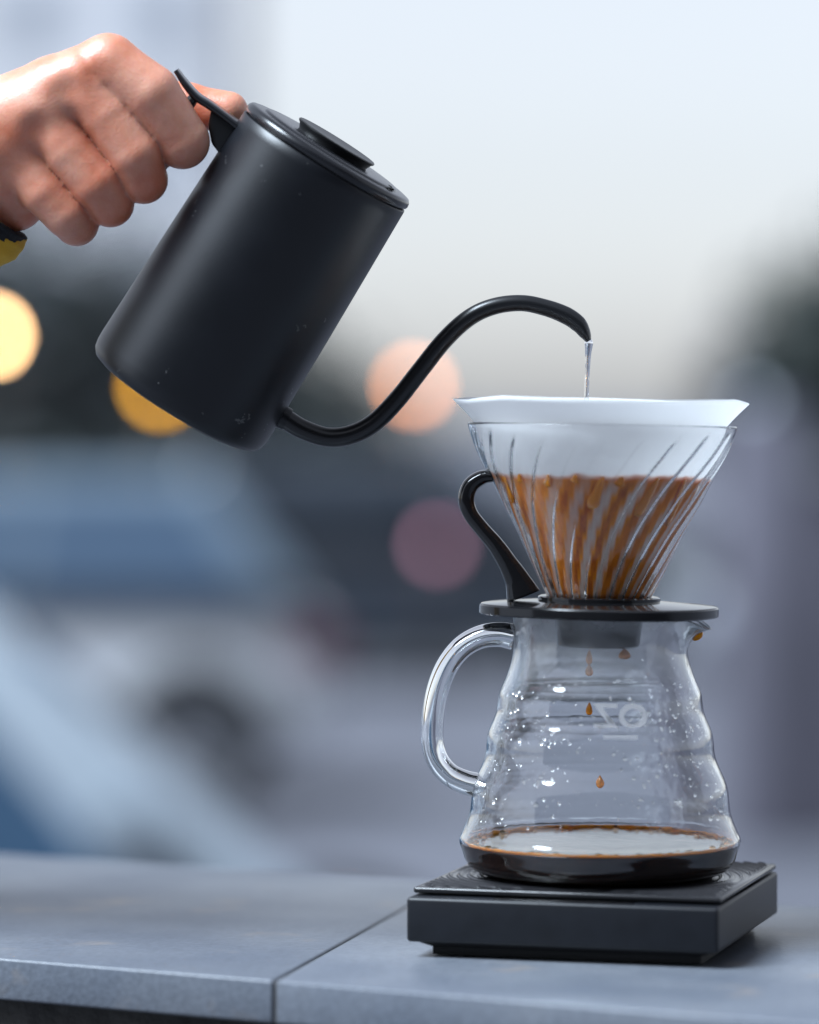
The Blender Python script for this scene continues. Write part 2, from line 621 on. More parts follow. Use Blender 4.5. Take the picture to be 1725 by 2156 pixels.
inz = [p[1] for p in inner[8:]]; inr = [p[0] for p in inner[8:]]


def inner_r(h): return float(np.interp(h, inz, inr))


V, F = [], []
ledges = [hloc(y_) for y_ in (1455, 1490, 1530, 1548, 1600, 1618, 1665, 1712)]
cl_a = rng.uniform(0, 2 * math.pi, 64)
for i in range(900):
    if i % 3:
        a = cl_a[rng.integers(64)] + rng.normal(0, 0.10); h = ledges[rng.integers(len(ledges))] + rng.normal(0, 0.0012)
        r_ = 0.00022 + 0.0009 * rng.random() ** 3
    else:
        a = rng.uniform(0, 2 * math.pi); h = rng.uniform(0.020, 0.104)
        r_ = 0.00018 + 0.0005 * rng.random() ** 3
    rr = inner_r(h) - r_ * 0.6
    add_drop(None, V, F, Vector((rr * math.cos(a), rr * math.sin(a), h)), Vector((-math.cos(a), -math.sin(a), 0)), r_, 0.55)
obj('water_beads', V, F, M_drop, carafe, kind='stuff')

# coffee in the carafe
M_coffee = mat('black_coffee', (0.016, 0.005, 0.0025), 0.05, spec=0.5, bump=(130, 0.25, 0.0008), Transmission_Weight=0.0)
M_amber = mat('amber_coffee', (0.85, 0.30, 0.02), 0.06, Transmission_Weight=0.5, IOR=1.34)
CH = 0.0134
prof = []
for r_, z_ in inner:
    if z_ < CH: prof.append((max(0.0005, r_ + 0.0003), z_ - 0.0003))
prof.append((inner_r(CH) + 0.0003, CH))
prof.append((inner_r(CH) - 0.0018, CH - 0.0005))
prof.append((inner_r(CH) - 0.006, CH - 0.0006))
V, F = lathe_capped(prof[1:], 96)
coffee = empty('brewed_coffee', (CX, CY, CB), 'dark brewed coffee pooled in the bottom of the carafe', 'coffee')
obj('liquid', V, F, M_coffee, coffee)
# amber meniscus and bubbles along the wall
V, F = [], []
rr = inner_r(CH + 0.0006) - 0.0010
n = 128
for k in range(n):
    a = 2 * math.pi * k / n
    th_ = 0.00045 + 0.00045 * abs(math.sin(k * 0.9) * math.sin(k * 0.37 + 1))
    for j in range(6):
        t = 2 * math.pi * j / 6
        V.append(((rr + th_ * math.cos(t)) * math.cos(a), (rr + th_ * math.cos(t)) * math.sin(a), CH + 0.0002 + th_ * math.sin(t)))
for k in range(n):
    for j in range(6):
        F.append((k * 6 + j, ((k + 1) % n) * 6 + j, ((k + 1) % n) * 6 + (j + 1) % 6, k * 6 + (j + 1) % 6))
obj('meniscus', V, F, M_amber, coffee)
V, F = [], []
for i in range(110):
    a = rng.uniform(0, 2 * math.pi); r_ = rng.uniform(0.0005, 0.0014)
    rad = inner_r(CH) - 0.002 - abs(rng.normal(0, 0.003))
    add_drop(None, V, F, Vector((rad * math.cos(a), rad * math.sin(a), CH + r_ * 0.1)), Vector((0, 0, 1)), r_, 0.8)
obj('bubbles', V, F, glass('bubble', (0.98, 0.9, 0.8), 1.1), coffee, kind='stuff')

# =================================================================== DRIPPER
M_black = mat('dripper_black_plastic', (0.008, 0.008, 0.009), 0.11, bump=(300, 0.05, 0.0003))
DZ = CB + RIMH + 0.0012             # underside of the dripper plate
DY = CY
drip = empty('pour_over_dripper', (CX - 0.0006, DY, DZ), 'ribbed clear glass cone dripper with black plastic base and handle', 'dripper', rot=(0, R(1.0), 0))


def dl(x, y, Y=DY):
    return at(x, y, Y) - Vector((CX - 0.0006, DY, DZ))


# plate: oval, long axis turned so its right end comes forward
NP = 96
PLZ = 0.0022


def plate_pt(a, f=1.0):
    ra, rb = 0.0505 * f, 0.0455 * f
    x, y = ra * math.copysign(abs(math.cos(a)) ** 0.86, math.cos(a)), rb * math.copysign(abs(math.sin(a)) ** 0.86, math.sin(a))
    t = R(-24)
    return x * math.cos(t) - y * math.sin(t), x * math.sin(t) + y * math.cos(t)


V, F = [], []
rows = [(0.50, 0.0004), (0.93, 0.0004), (0.94, -0.0014), (0.985, -0.0016), (1.0, -0.0010), (1.0, 0.0022), (0.985, 0.0030), (0.95, 0.0033), (0.60, 0.0046), (0.50, 0.0050)]
for f, z in rows:
    for k in range(NP):
        x, y = plate_pt(2 * math.pi * k / NP, f)
        V.append((x, y, z))
m_ = len(rows)
for i in range(m_):
    j = (i + 1) % m_
    for k in range(NP):
        l_ = (k + 1) % NP
        F.append((i * NP + k, i * NP + l_, j * NP + l_, j * NP + k))
obj('base_plate', V, F, M_black, drip, sharp=35)
# collar holding the cone and the throat below the plate
V, F = lathe([(0.0262, 0.0040), (0.0262, 0.0062), (0.0250, 0.0068), (0.0215, 0.0064), (0.0190, 0.0020), (0.0185, -0.006), (0.0175, -0.0142), (0.0160, -0.0150), (0.0080, -0.0150), (0.0078, -0.0140), (0.0150, -0.012), (0.0160, 0.002), (0.0200, 0.0040)], 64, closed=True)
obj('collar', V, F, M_black, drip, sharp=35)

# glass cone with spiral ribs inside
cone_sil = [(1262, 107), (1235, 121), (1194, 141), (1150, 162), (1113, 180), (1065, 206), (1017, 230), (985, 248), (953, 264), (930, 273), (910, 280), (896, 283.5)]
cone = [(w_ / PXM, dl(1262, y_).z) for y_, w_ in cone_sil]
cone = resample(cone, 0)
CH0, CH1 = cone[0][1], cone[-1][1]
NR = 22
NA = NR * 14
GT = 0.0017


def rib_h(a, t):
    ph = (a - twist(t)) * NR / (2 * math.pi)
    ph = ph - math.floor(ph) - 0.5
    s = max(0.0, 1 - (abs(ph) / 0.22) ** 2)
    fade = min(1.0, max(0.0, (0.985 - t) / 0.10)) * min(1.0, t / 0.03 + 0.4)
    return 0.0015 * s * fade


def twist(t): return R(44) * (0.72 * t + 0.28 * t * t) + R(-14)


V, F = [], []
rows = []
for r_, z_ in cone: rows.append(('o', r_, z_))
rows.append(('o', cone[-1][0] - 0.0004, CH1 + 0.0006))
rows.append(('l', cone[-1][0] - GT + 0.0004, CH1 + 0.0006))
for r_, z_ in cone[::-1]: rows.append(('i', r_ - GT, z_))
for kind, r_, z_ in rows:
    t = (z_ - CH0) / (CH1 - CH0)
    for k in range(NA):
        a = 2 * math.pi * k / NA
        rr = r_ - (rib_h(a + math.pi / 2, t) if kind == 'i' else 0)
        # outside carries faint flutes where the ribs run
        if kind == 'o': rr = r_ - 0.16 * rib_h(a + math.pi / 2, min(t, 1))
        V.append((rr * math.cos(a), rr * math.sin(a), z_))
m_ = len(rows)
for i in range(m_):
    j = (i + 1) % m_
    for k in range(NA):
        l_ = (k + 1) % NA
        F.append((i * NA + k, i * NA + l_, j * NA + l_, j * NA + k))
M_cone = glass('cone_glass', (0.99, 0.993, 0.995), 1.34)
obj('glass_cone', V, F, M_cone, drip)

# black handle
hp = [(1036, 1008), (1010, 1010), (986, 1028), (978, 1058), (988, 1088), (1012, 1118), (1042, 1152), (1068, 1190), (1088, 1224), (1102, 1258)]
path = catmull([dl(*p) for p in hp], 8)
V, F = tube(path, [0.0022, 0.0032, 0.0036, 0.0036, 0.0033, 0.0033, 0.0036, 0.0042, 0.0054, 0.0075], [0.0058, 0.0056, 0.0054, 0.0052, 0.0052, 0.0052, 0.0054, 0.0058, 0.0064, 0.0074], n=24, power=0.8)
obj('handle', V, F, M_black, drip)

# =================================================================== FILTER PAPER
def paper_material():
    m = bpy.data.materials.new('filter_paper')
    m.use_nodes = True
    n = m.node_tree.nodes; l = m.node_tree.links
    n.remove(n['Principled BSDF']); out = n['Material Output']
    tc = n.new('ShaderNodeTexCoord'); sp = n.new('ShaderNodeSeparateXYZ')
    l.new(tc.outputs['Object'], sp.inputs[0])
    nz = n.new('ShaderNodeTexNoise'); nz.inputs['Scale'].default_value = 90; nz.inputs['Detail'].default_value = 2
    l.new(tc.outputs['Object'], nz.inputs['Vector'])
    ml = n.new('ShaderNodeMath'); ml.operation = 'MULTIPLY_ADD'; ml.inputs[1].default_value = 0.004; l.new(nz.outputs['Fac'], ml.inputs[0]); l.new(sp.outputs['Z'], ml.inputs[2])
    mr = n.new('ShaderNodeMapRange'); mr.inputs['From Min'].default_value = dl(1262, 1006).z + 0.002; mr.inputs['From Max'].default_value = dl(1262, 994).z + 0.002
    l.new(ml.outputs[0], mr.inputs['Value'])
    # soaked colour, mottled by the grounds behind the paper
    n2 = n.new('ShaderNodeTexNoise'); n2.inputs['Scale'].default_value = 45; n2.inputs['Detail'].default_value = 8; n2.inputs['Roughness'].default_value = 0.7
    mp = n.new('ShaderNodeMapping'); mp.inputs['Scale'].default_value = (1, 1, 0.35)
    l.new(tc.outputs['Object'], mp.inputs[0]); l.new(mp.outputs[0], n2.inputs['Vector'])
    rp = n.new('ShaderNodeValToRGB')
    rp.color_ramp.elements[0].position = 0.40; rp.color_ramp.elements[0].color = (0.42, 0.080, 0.012, 1)
    rp.color_ramp.elements[1].position = 0.66; rp.color_ramp.elements[1].color = (1.0, 0.30, 0.018, 1)
    l.new(n2.outputs['Fac'], rp.inputs[0])
    ra_ = n.new('ShaderNodeAttribute'); ra_.attribute_name = 'rib_glint'
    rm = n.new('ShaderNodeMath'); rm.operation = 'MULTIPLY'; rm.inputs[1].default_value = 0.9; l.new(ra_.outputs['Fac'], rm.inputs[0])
    rx = n.new('ShaderNodeMixRGB'); rx.inputs[2].default_value = (0.96, 0.88, 0.80, 1)  # pale tone for the painted glints along the ribs
    aa = n.new('ShaderNodeAttribute'); aa.attribute_name = 'amber'
    ax = n.new('ShaderNodeMixRGB'); ax.inputs[2].default_value = (0.98, 0.36, 0.012, 1)
    l.new(aa.outputs['Fac'], ax.inputs[0]); l.new(rp.outputs[0], ax.inputs[1])
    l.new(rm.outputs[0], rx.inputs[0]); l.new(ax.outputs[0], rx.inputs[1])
    # amber tide band just under the waterline
    mb = n.new('ShaderNodeMapRange'); mb.inputs['From Min'].default_value = dl(1262, 1040).z + 0.003; mb.inputs['From Max'].default_value = dl(1262, 1003).z + 0.003
    mb.inputs['To Max'].default_value = 0.75
    l.new(ml.outputs[0], mb.inputs['Value'])
    bx = n.new('ShaderNodeMixRGB'); bx.inputs[2].default_value = (0.75, 0.25, 0.03, 1)
    l.new(mb.outputs[0], bx.inputs[0]); l.new(rx.outputs[0], bx.inputs[1])
    mx = n.new('ShaderNodeMixRGB'); mx.inputs[2].default_value = (0.97, 0.975, 0.975, 1)
    l.new(mr.outputs[0], mx.inputs[0]); l.new(bx.outputs[0], mx.inputs[1])
    d = n.new('ShaderNodeBsdfDiffuse'); t = n.new('ShaderNodeBsdfTranslucent')
    l.new(mx.outputs[0], d.inputs[0]); l.new(mx.outputs[0], t.inputs[0])
    ms = n.new('ShaderNodeMixShader')
    mt = n.new('ShaderNodeMapRange'); mt.inputs['To Min'].default_value = 0.12; mt.inputs['To Max'].default_value = 0.5
    l.new(mr.outputs[0], mt.inputs['Value']); l.new(mt.outputs[0], ms.inputs[0])
    l.new(d.outputs[0], ms.inputs[1]); l.new(t.outputs[0], ms.inputs[2])
    bp = n.new('ShaderNodeBump'); bp.inputs['Strength'].default_value = 0.2; bp.inputs['Distance'].default_value = 0.0006
    n3 = n.new('ShaderNodeTexNoise'); n3.inputs['Scale'].default_value = 600; l.new(tc.outputs['Object'], n3.inputs['Vector'])
    l.new(n3.outputs['Fac'], bp.inputs['Height']); l.new(bp.outputs[0], d.inputs['Normal'])
    l.new(ms.outputs[0], out.inputs['Surface'])
    return m


filt = empty('paper_filter', (CX - 0.0014, DY, DZ), 'white cone paper filter soaked brown below, sticking out of the dripper', 'filter', rot=(0, R(1.0), 0))
NF = 440
rows = []
ptop = dl(1262, 842).z
for i in range(26):
    t = i / 25
    z = CH0 + 0.001 + (CH1 - CH0 - 0.001) * t
    rr = float(np.interp(z, [p[1] for p in cone], [p[0] for p in cone])) - GT - 0.0022
    rows.append((rr, z))
r_rim = rows[-1][0]
for i in range(1, 7):
    t = i / 6
    rows.append((r_rim + 0.0078 * t ** 1.1, CH1 + (ptop - CH1) * t))
kn_a = np.linspace(0, 2 * math.pi, 17)
kn_z = np.array([0.0, 0.0005, -0.0004, 0.0003, 0.0008, 0.0002, -0.0003, 0.0005, 0.0001, -0.0009, 0.0007, 0.0001, -0.0001, -0.0003, 0.0004, 0.0009, 0.0])
V, F = [], []
for i, (rr, z) in enumerate(rows):
    for k in range(NF):
        a = 2 * math.pi * k / NF
        t = max(0.0, (i - 25) / 6)
        # folds left and right pull the mouth into a slight point above the rim
        pt = max(0.0, abs(math.cos(a)) - 0.90) / 0.10
        r2 = rr * (1 + 0.035 * t * pt ** 1.5) * (1 - 0.010 * t * math.cos(2 * a + 0.4) ** 2)
        r2 += t * (float(np.interp((a * 1.0 + 0.2) % (2 * math.pi), kn_a, kn_z[::-1])) * 0.9)
        z2 = z + t * (float(np.interp(a, kn_a, kn_z)) - 0.0008 * pt)
        V.append((r2 * math.cos(a), r2 * math.sin(a), z2))
for i in range(len(rows) - 1):
    for k in range(NF):
        l_ = (k + 1) % NF
        F.append((i * NF + k, i * NF + l_, (i + 1) * NF + l_, (i + 1) * NF + k))
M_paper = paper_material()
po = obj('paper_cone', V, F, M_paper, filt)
# pale stripes paint the glass ribs' sky glints into the paper colour
glint_w = rng.uniform(0.45, 1.0, NR)
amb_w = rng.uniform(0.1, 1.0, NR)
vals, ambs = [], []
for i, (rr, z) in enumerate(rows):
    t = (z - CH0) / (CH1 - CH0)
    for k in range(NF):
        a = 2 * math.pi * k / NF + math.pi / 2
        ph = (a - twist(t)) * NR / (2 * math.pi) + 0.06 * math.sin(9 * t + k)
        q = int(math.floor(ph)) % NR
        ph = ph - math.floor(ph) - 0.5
        vals.append((max(0.0, 1 - (abs(ph) / 0.23) ** 2) ** 0.7) * glint_w[q] * (1 if t < 1 else 0))
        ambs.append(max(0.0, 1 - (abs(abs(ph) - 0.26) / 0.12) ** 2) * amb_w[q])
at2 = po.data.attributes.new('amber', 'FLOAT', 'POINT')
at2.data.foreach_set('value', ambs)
at_ = po.data.attributes.new('rib_glint', 'FLOAT', 'POINT')
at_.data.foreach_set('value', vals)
so = po.modifiers.new('thickness', 'SOLIDIFY'); so.thickness = 0.00025; so.offset = -1

# slurry of coffee inside the filter
M_slurry = mat('coffee_slurry', (0.055, 0.022, 0.010), 0.3, noise=(220, 0.5), bump=(500, 0.5, 0.001))
zl = dl(1262, 1006).z
prof = []
for rr, z in rows[:26]:
    if z < zl: prof.append((rr - 0.0008, z))
rl = prof[-1][0] + 0.0005
prof += [(rl, zl), (rl * 0.8, zl - 0.0004), (rl * 0.4, zl - 0.0008), (0.002, zl - 0.0014)]
V, F = lathe_capped(prof, 72)
sl = obj('coffee_slurry', V, F, M_slurry)
sl.location = filt.location; sl.rotation_euler = (0, R(1.0), 0)
tag(sl, 'wet brown coffee grounds and water inside the paper filter', 'coffee grounds')

# amber runs of coffee between paper and glass: parts of the dripper's inside
M_run = mat('coffee_run', (0.95, 0.36, 0.008), 0.08, Transmission_Weight=0.35, IOR=1.34)


def cone_r(z): return float(np.interp(z, [p[1] for p in cone], [p[0] for p in cone]))


runs = []
for (x0, y0, x1, y1, wd) in [(1258, 1000, 1236, 1066, 4.6), (1372, 1000, 1330, 1080, 4.4), (1062, 1002, 1082, 1058, 3.6), (1148, 998, 1146, 1022, 3.2), (1296, 998, 1290, 1018, 4.0), (1430, 1004, 1395, 1100, 3.4), (1090, 998, 1094, 1015, 3.0), (1202, 997, 1200, 1012, 3.0)]:
    V, F = [], []
    P = []
    for i in range(12):
        t = i / 11
        x = x0 + (x1 - x0) * t; y = y0 + (y1 - y0) * t
        pz = dl(x, y).z; px = dl(x, y).x
        rr = cone_r(pz) - GT - 0.00125
        P.append(Vector((px, -math.sqrt(max(1e-8, rr * rr - px * px)), pz)))
    V, F = tube(P, [0.0006 * wd / 4, 0.0014 * wd / 4, 0.0016 * wd / 4, 0.0017 * wd / 4, 0.0022 * wd / 4, 0.0025 * wd / 4, 0.0012 * wd / 4], [0.0004, 0.0007, 0.0007, 0.0008, 0.0009, 0.0009, 0.0004], n=12, ref=(Vector((P[5].x, P[5].y, 0))).normalized())
    o = obj('coffee_run', V, F, M_run, filt)

# drops hanging and falling below the dripper
def drop(x, y, r, stretch, label, Y=CY - 0.004, m=None):
    V, F = [], []
    prof = []
    for i in range(13):
        th = math.pi * (1 - i / 12)
        rr = 1.15 * r * math.sin(th) * math.sin(th / 2) ** 1.1 + 1e-5
        prof.append((rr, r * stretch * math.cos(th)))
    V, F = lathe_capped(prof, 16)
    o = obj('coffee_drop', V, F, m or M_amber)
    o.location = at(x, y, Y)
    return tag(o, label, 'drop', 'coffee drops falling in the carafe')


drop(1241, 1384, 0.0017, 1.9, 'amber coffee drop hanging right under the dripper throat')
drop(1241, 1411, 0.0021, 1.3, 'round amber coffee drop falling just below the hanging one')
drop(1241, 1492, 0.0017, 1.7, 'small amber coffee drop falling beside the printed letters')
drop(1264, 1646, 0.0020, 1.3, 'lowest falling coffee drop, halfway down the carafe')
drop(1315, 1377, 0.0030, 0.8, 'wide amber coffee drop under the right of the throat', CY - 0.012)
# coffee caught in the pouring lip
V, F = [], []
ap = at(1468, 1338, CY - 0.0065) - Vector((CX, CY, CB))
add_drop(None, V, F, ap, Vector((-0.5, -0.4, 0.7)), 0.0030, 0.6)
obj('coffee_residue', V, F, M_run, carafe)

# =================================================================== KETTLE
KT, KL = R(32.0), R(8.0)
KB = at(368, 848, 1.650)
KM = Matrix.Translation(KB) @ Matrix.Rotation(KL, 4, 'X') @ Matrix.Rotation(KT, 4, 'Y')
KI = KM.inverted()
kettle = empty('gooseneck_kettle', KB, 'matte black gooseneck kettle tilted in the hand and pouring', 'kettle')
kettle.matrix_world = KM
ny = (KM.to_3x3() @ Vector((0, 1, 0)))


def kp(x, y):
    """picture point on the kettle's middle plane, in kettle coordinates"""
    d = ray(x, y); o = Vector((0, 0, CAMZ))
    t = (KB - o).dot(ny) / d.dot(ny)
    return KI @ (o + d * t)


def kettle_material():
    m = mat('kettle_matte_black', (0.0036, 0.0044, 0.0068), 0.37, spec=0.46, noise=(25, 0.25), bump=(1400, 0.10, 0.0003), rough_noise=0.05)
    n = m.node_tree.nodes; l = m.node_tree.links
    p = n['Principled BSDF']
    # sparse pale scuffs and dried splashes
    tc = n.new('ShaderNodeTexCoord')
    v = n.new('ShaderNodeTexVoronoi'); v.inputs['Scale'].default_value = 85; v.inputs['Randomness'].default_value = 1
    nz = n.new('ShaderNodeTexNoise'); nz.inputs['Scale'].default_value = 260
    ad = n.new('ShaderNodeMixRGB'); ad.blend_type = 'ADD'; ad.inputs[0].default_value = 0.018
    l.new(tc.outputs['Object'], nz.inputs['Vector']); l.new(tc.outputs['Object'], ad.inputs[1]); l.new(nz.outputs['Color'], ad.inputs[2])
    l.new(ad.outputs[0], v.inputs['Vector'])
    lt = n.new('ShaderNodeMath'); lt.operation = 'LESS_THAN'; lt.inputs[1].default_value = 0.10
    l.new(v.outputs['Distance'], lt.inputs[0])
    n4 = n.new('ShaderNodeTexNoise'); n4.inputs['Scale'].default_value = 17; l.new(tc.outputs['Object'], n4.inputs['Vector'])
    g4 = n.new('ShaderNodeMath'); g4.operation = 'GREATER_THAN'; g4.inputs[1].default_value = 0.50; l.new(n4.outputs['Fac'], g4.inputs[0])
    mu = n.new('ShaderNodeMath'); mu.operation = 'MULTIPLY'; l.new(lt.outputs[0], mu.inputs[0]); l.new(g4.outputs[0], mu.inputs[1])
    m2 = n.new('ShaderNodeMath'); m2.operation = 'MULTIPLY'; m2.inputs[1].default_value = 0.35; l.new(mu.outputs[0], m2.inputs[0])
    old = p.inputs['Base Color'].links[0].from_socket
    mx = n.new('ShaderNodeMixRGB'); mx.inputs[2].default_value = (0.22, 0.22, 0.22, 1)
    l.new(m2.outputs[0], mx.inputs[0]); l.new(old, mx.inputs[1]); l.new(mx.outputs[0], p.inputs['Base Color'])
    return m


M_kettle = kettle_material()
M_klid = mat('kettle_lid_black', (0.012, 0.0125, 0.015), 0.24, noise=(60, 0.2), bump=(1200, 0.06, 0.0002))
M_kblk = mat('kettle_plastic_black', (0.007, 0.0072, 0.008), 0.38)
KH = 0.1225
prof = [(0.030, 0.0000), (0.0375, 0.0002), (0.0402, 0.0012), (0.0418, 0.0034), (0.0424, 0.0065), (0.0425, 0.010), (0.0421, 0.030), (0.0416, 0.060), (0.0409, 0.090), (0.0402, 0.118), (0.0401, KH - 0.0004), (0.0398, KH), (0.0388, KH), (0.0386, KH - 0.002), (0.0386, 0.112), (0.030, 0.1118)]
V, F = lathe_capped(prof, 128)
obj('body', V, F, M_kettle, kettle, sharp=60)
prof = [(0.0380, KH - 0.0015), (0.0383, KH + 0.0009), (0.0400, KH + 0.0010), (0.0403, KH + 0.0018), (0.0401, KH + 0.0034), (0.0392, KH + 0.0046), (0.0375, KH + 0.0050), (0.0330, KH + 0.0051), (0.0324, KH + 0.0058), (0.0316, KH + 0.0060), (0.0200, KH + 0.0060), (0.0196, KH + 0.0060)]
V, F = lathe_capped(prof, 128)
lid = obj('lid', V, F, M_klid, kettle, sharp=40)
kz = KH + 0.0060
prof = [(0.0168, kz - 0.001), (0.0168, kz + 0.0004), (0.0178, kz + 0.0024), (0.0186, kz + 0.0031), (0.0188, kz + 0.0037), (0.0184, kz + 0.0041), (0.0165, kz + 0.0040), (0.0050, kz + 0.0037)]
V, F = lathe_capped(prof, 72)
obj('knob', V, F, M_kblk, lid, sharp=40)
for k, (dx, dy) in enumerate([(0.0290, -0.0050), (0.0300, 0.0000), (0.0290, 0.0050)]):
    V, F = lathe_capped([(0.0010, kz - 0.0006), (0.0010, kz + 0.00015), (0.0007, kz + 0.0002)], 16)
    o = obj('vent_hole', V, F, mat('vent_dark_%d' % k, (0.001, 0.001, 0.001), 0.9), lid)
    o.location = (dx, dy - 0.012, 0)

# gooseneck
spx = [(575, 862), (604, 884), (640, 905), (690, 920.5), (740, 915), (788, 890), (836, 842), (884, 781), (936, 716), (988, 669), (1040, 645), (1098, 638), (1150, 648), (1192, 664), (1218, 682), (1232, 702), (1239, 716)]
P = [kp(*p) for p in spx]
path = catmull(P, 8)
ra = [0.0044, 0.0044, 0.0043, 0.0042, 0.0042, 0.0041, 0.0040, 0.0039, 0.0038, 0.0037, 0.0036, 0.0035, 0.0036, 0.0038, 0.0036, 0.0026, 0.0014]
V, F = tube(path, ra, [r_ * 1.0 for r_ in ra[:12]] + [0.0036, 0.0038, 0.0040, 0.0040, 0.0036], n=28)
spout = obj('spout', V, F, mat('spout_black', (0.010, 0.0105, 0.012), 0.30, bump=(1200, 0.06, 0.0002)), kettle)
c0 = P[1] + (P[0] - P[1]).normalized() * 0.001
V, F = tube([c0 - (P[2] - P[1]).normalized() * 0.003, c0 + (P[2] - P[1]).normalized() * 0.0012], [0.0052, 0.0050], n=28)
obj('spout_weld', V, F, M_kettle, spout, sharp=40)

# handle: bracket on the body, arm with an upturned tip, grip hanging down from it
hz = [(508, 268), (470, 240), (440, 219), (415, 203), (392, 177), (371, 147)]
P = [kp(*p) for p in hz]
path = catmull(P, 8)
V, F = tube(path, [0.0018, 0.0018, 0.0018, 0.0018, 0.0016, 0.0011], [0.0095, 0.0088, 0.0084, 0.0084, 0.0080, 0.0066], n=28, power=0.55)
handle = obj('handle', V, F, M_klid, kettle, sharp=50)
gz = [kp(408, 206), kp(390, 228), kp(364, 262), kp(332, 312), kp(300, 360), kp(262, 412), kp(240, 440)]
path = catmull(gz, 8)
V, F = tube(path, [0.0022, 0.0032, 0.0040, 0.0042, 0.0042, 0.0040, 0.0022], [0.0080, 0.0082, 0.0084, 0.0084, 0.0084, 0.0080, 0.0060], n=28, power=0.7)
obj('grip', V, F, M_kblk, handle, sharp=60)
# bracket: gusset plate between arm and body
bm = bmesh.new()
tri = [kp(505, 262), kp(447, 224), kp(440, 262), kp(447, 300), kp(470, 330)]
vs0 = [bm.verts.new((p.x, -0.0068, p.z)) for p in tri]
vs1 = [bm.verts.new((p.x, 0.0068, p.z)) for p in tri]
bm.faces.new(vs0); bm.faces.new(vs1[::-1])
for i in range(5):
    j = (i + 1) % 5
    bm.faces.new((vs0[i], vs1[i], vs1[j], vs0[j]))
bmesh.ops.recalc_face_normals(bm, faces=bm.faces[:])
bmesh.ops.bevel(bm, geom=bm.edges[:], offset=0.0012, segments=3, profile=0.5, affect='EDGES')
from_bm('bracket', bm, M_kblk, handle)

# water stream
tip = KM @ kp(1240, 717)
P = [tip + Vector((-0.0006, 0, 0.0014)), tip + Vector((0, 0, -0.0010)), tip + Vector((-0.0003, 0, -0.006)), tip + Vector((-0.0006, 0, -0.014)), tip + Vector((-0.0010, 0, -0.026)), tip + Vector((-0.0012, 0, -0.045)), Vector((tip.x - 0.0012, tip.y, DZ + zl - 0.0006))]
path = catmull(P, 8)
V, F = tube(path, [0.0008, 0.0019, 0.0013, 0.0010, 0.0010, 0.0009, 0.0010], n=16)
ws = obj('water_stream', [v - tip for v in V], F, glass('pouring_water', (1, 1, 1), 1.33, bump=(160, 0.3, 0.001)))
ws.location = tip
tag(ws, 'thin clear stream of water falling from the spout into the filter', 'water')

# =================================================================== HAND
def H(zx, zy, y):
    """detail-view coordinates of the hand (14.1 units to the millimetre) at depth y (mm) behind the handle plane"""
    return at(zx * 0.35, 43.1 + zy * 0.35, 1.640 + y / 1000.0) * 1000.0


HO = at(240, 330, 1.64) * 1000.0
ORG = np.array(HO)


def seg_sdf(P, a, b, ra, rb):
    a = np.array(a); b = np.array(b)
    ab = b - a
    t = np.clip(((P - a) @ ab) / (ab @ ab), 0, 1)
    q = P - (a + t[..., None] * ab)
    return np.sqrt((q * q).sum(-1)) - (ra + (rb - ra) * t)


def smin(a, b, k):
    h = np.clip(0.5 + 0.5 * (b - a) / k, 0, 1)
    return b + (a - b) * h - k * h * (1 - h)


def chain(P, pts, rad, k=2.5):
    d = None
    for i in range(len(pts) - 1):
        s = seg_sdf(P, pts[i], pts[i + 1], rad[i], rad[i + 1])
        d = s if d is None else smin(d, s, k)
    return d


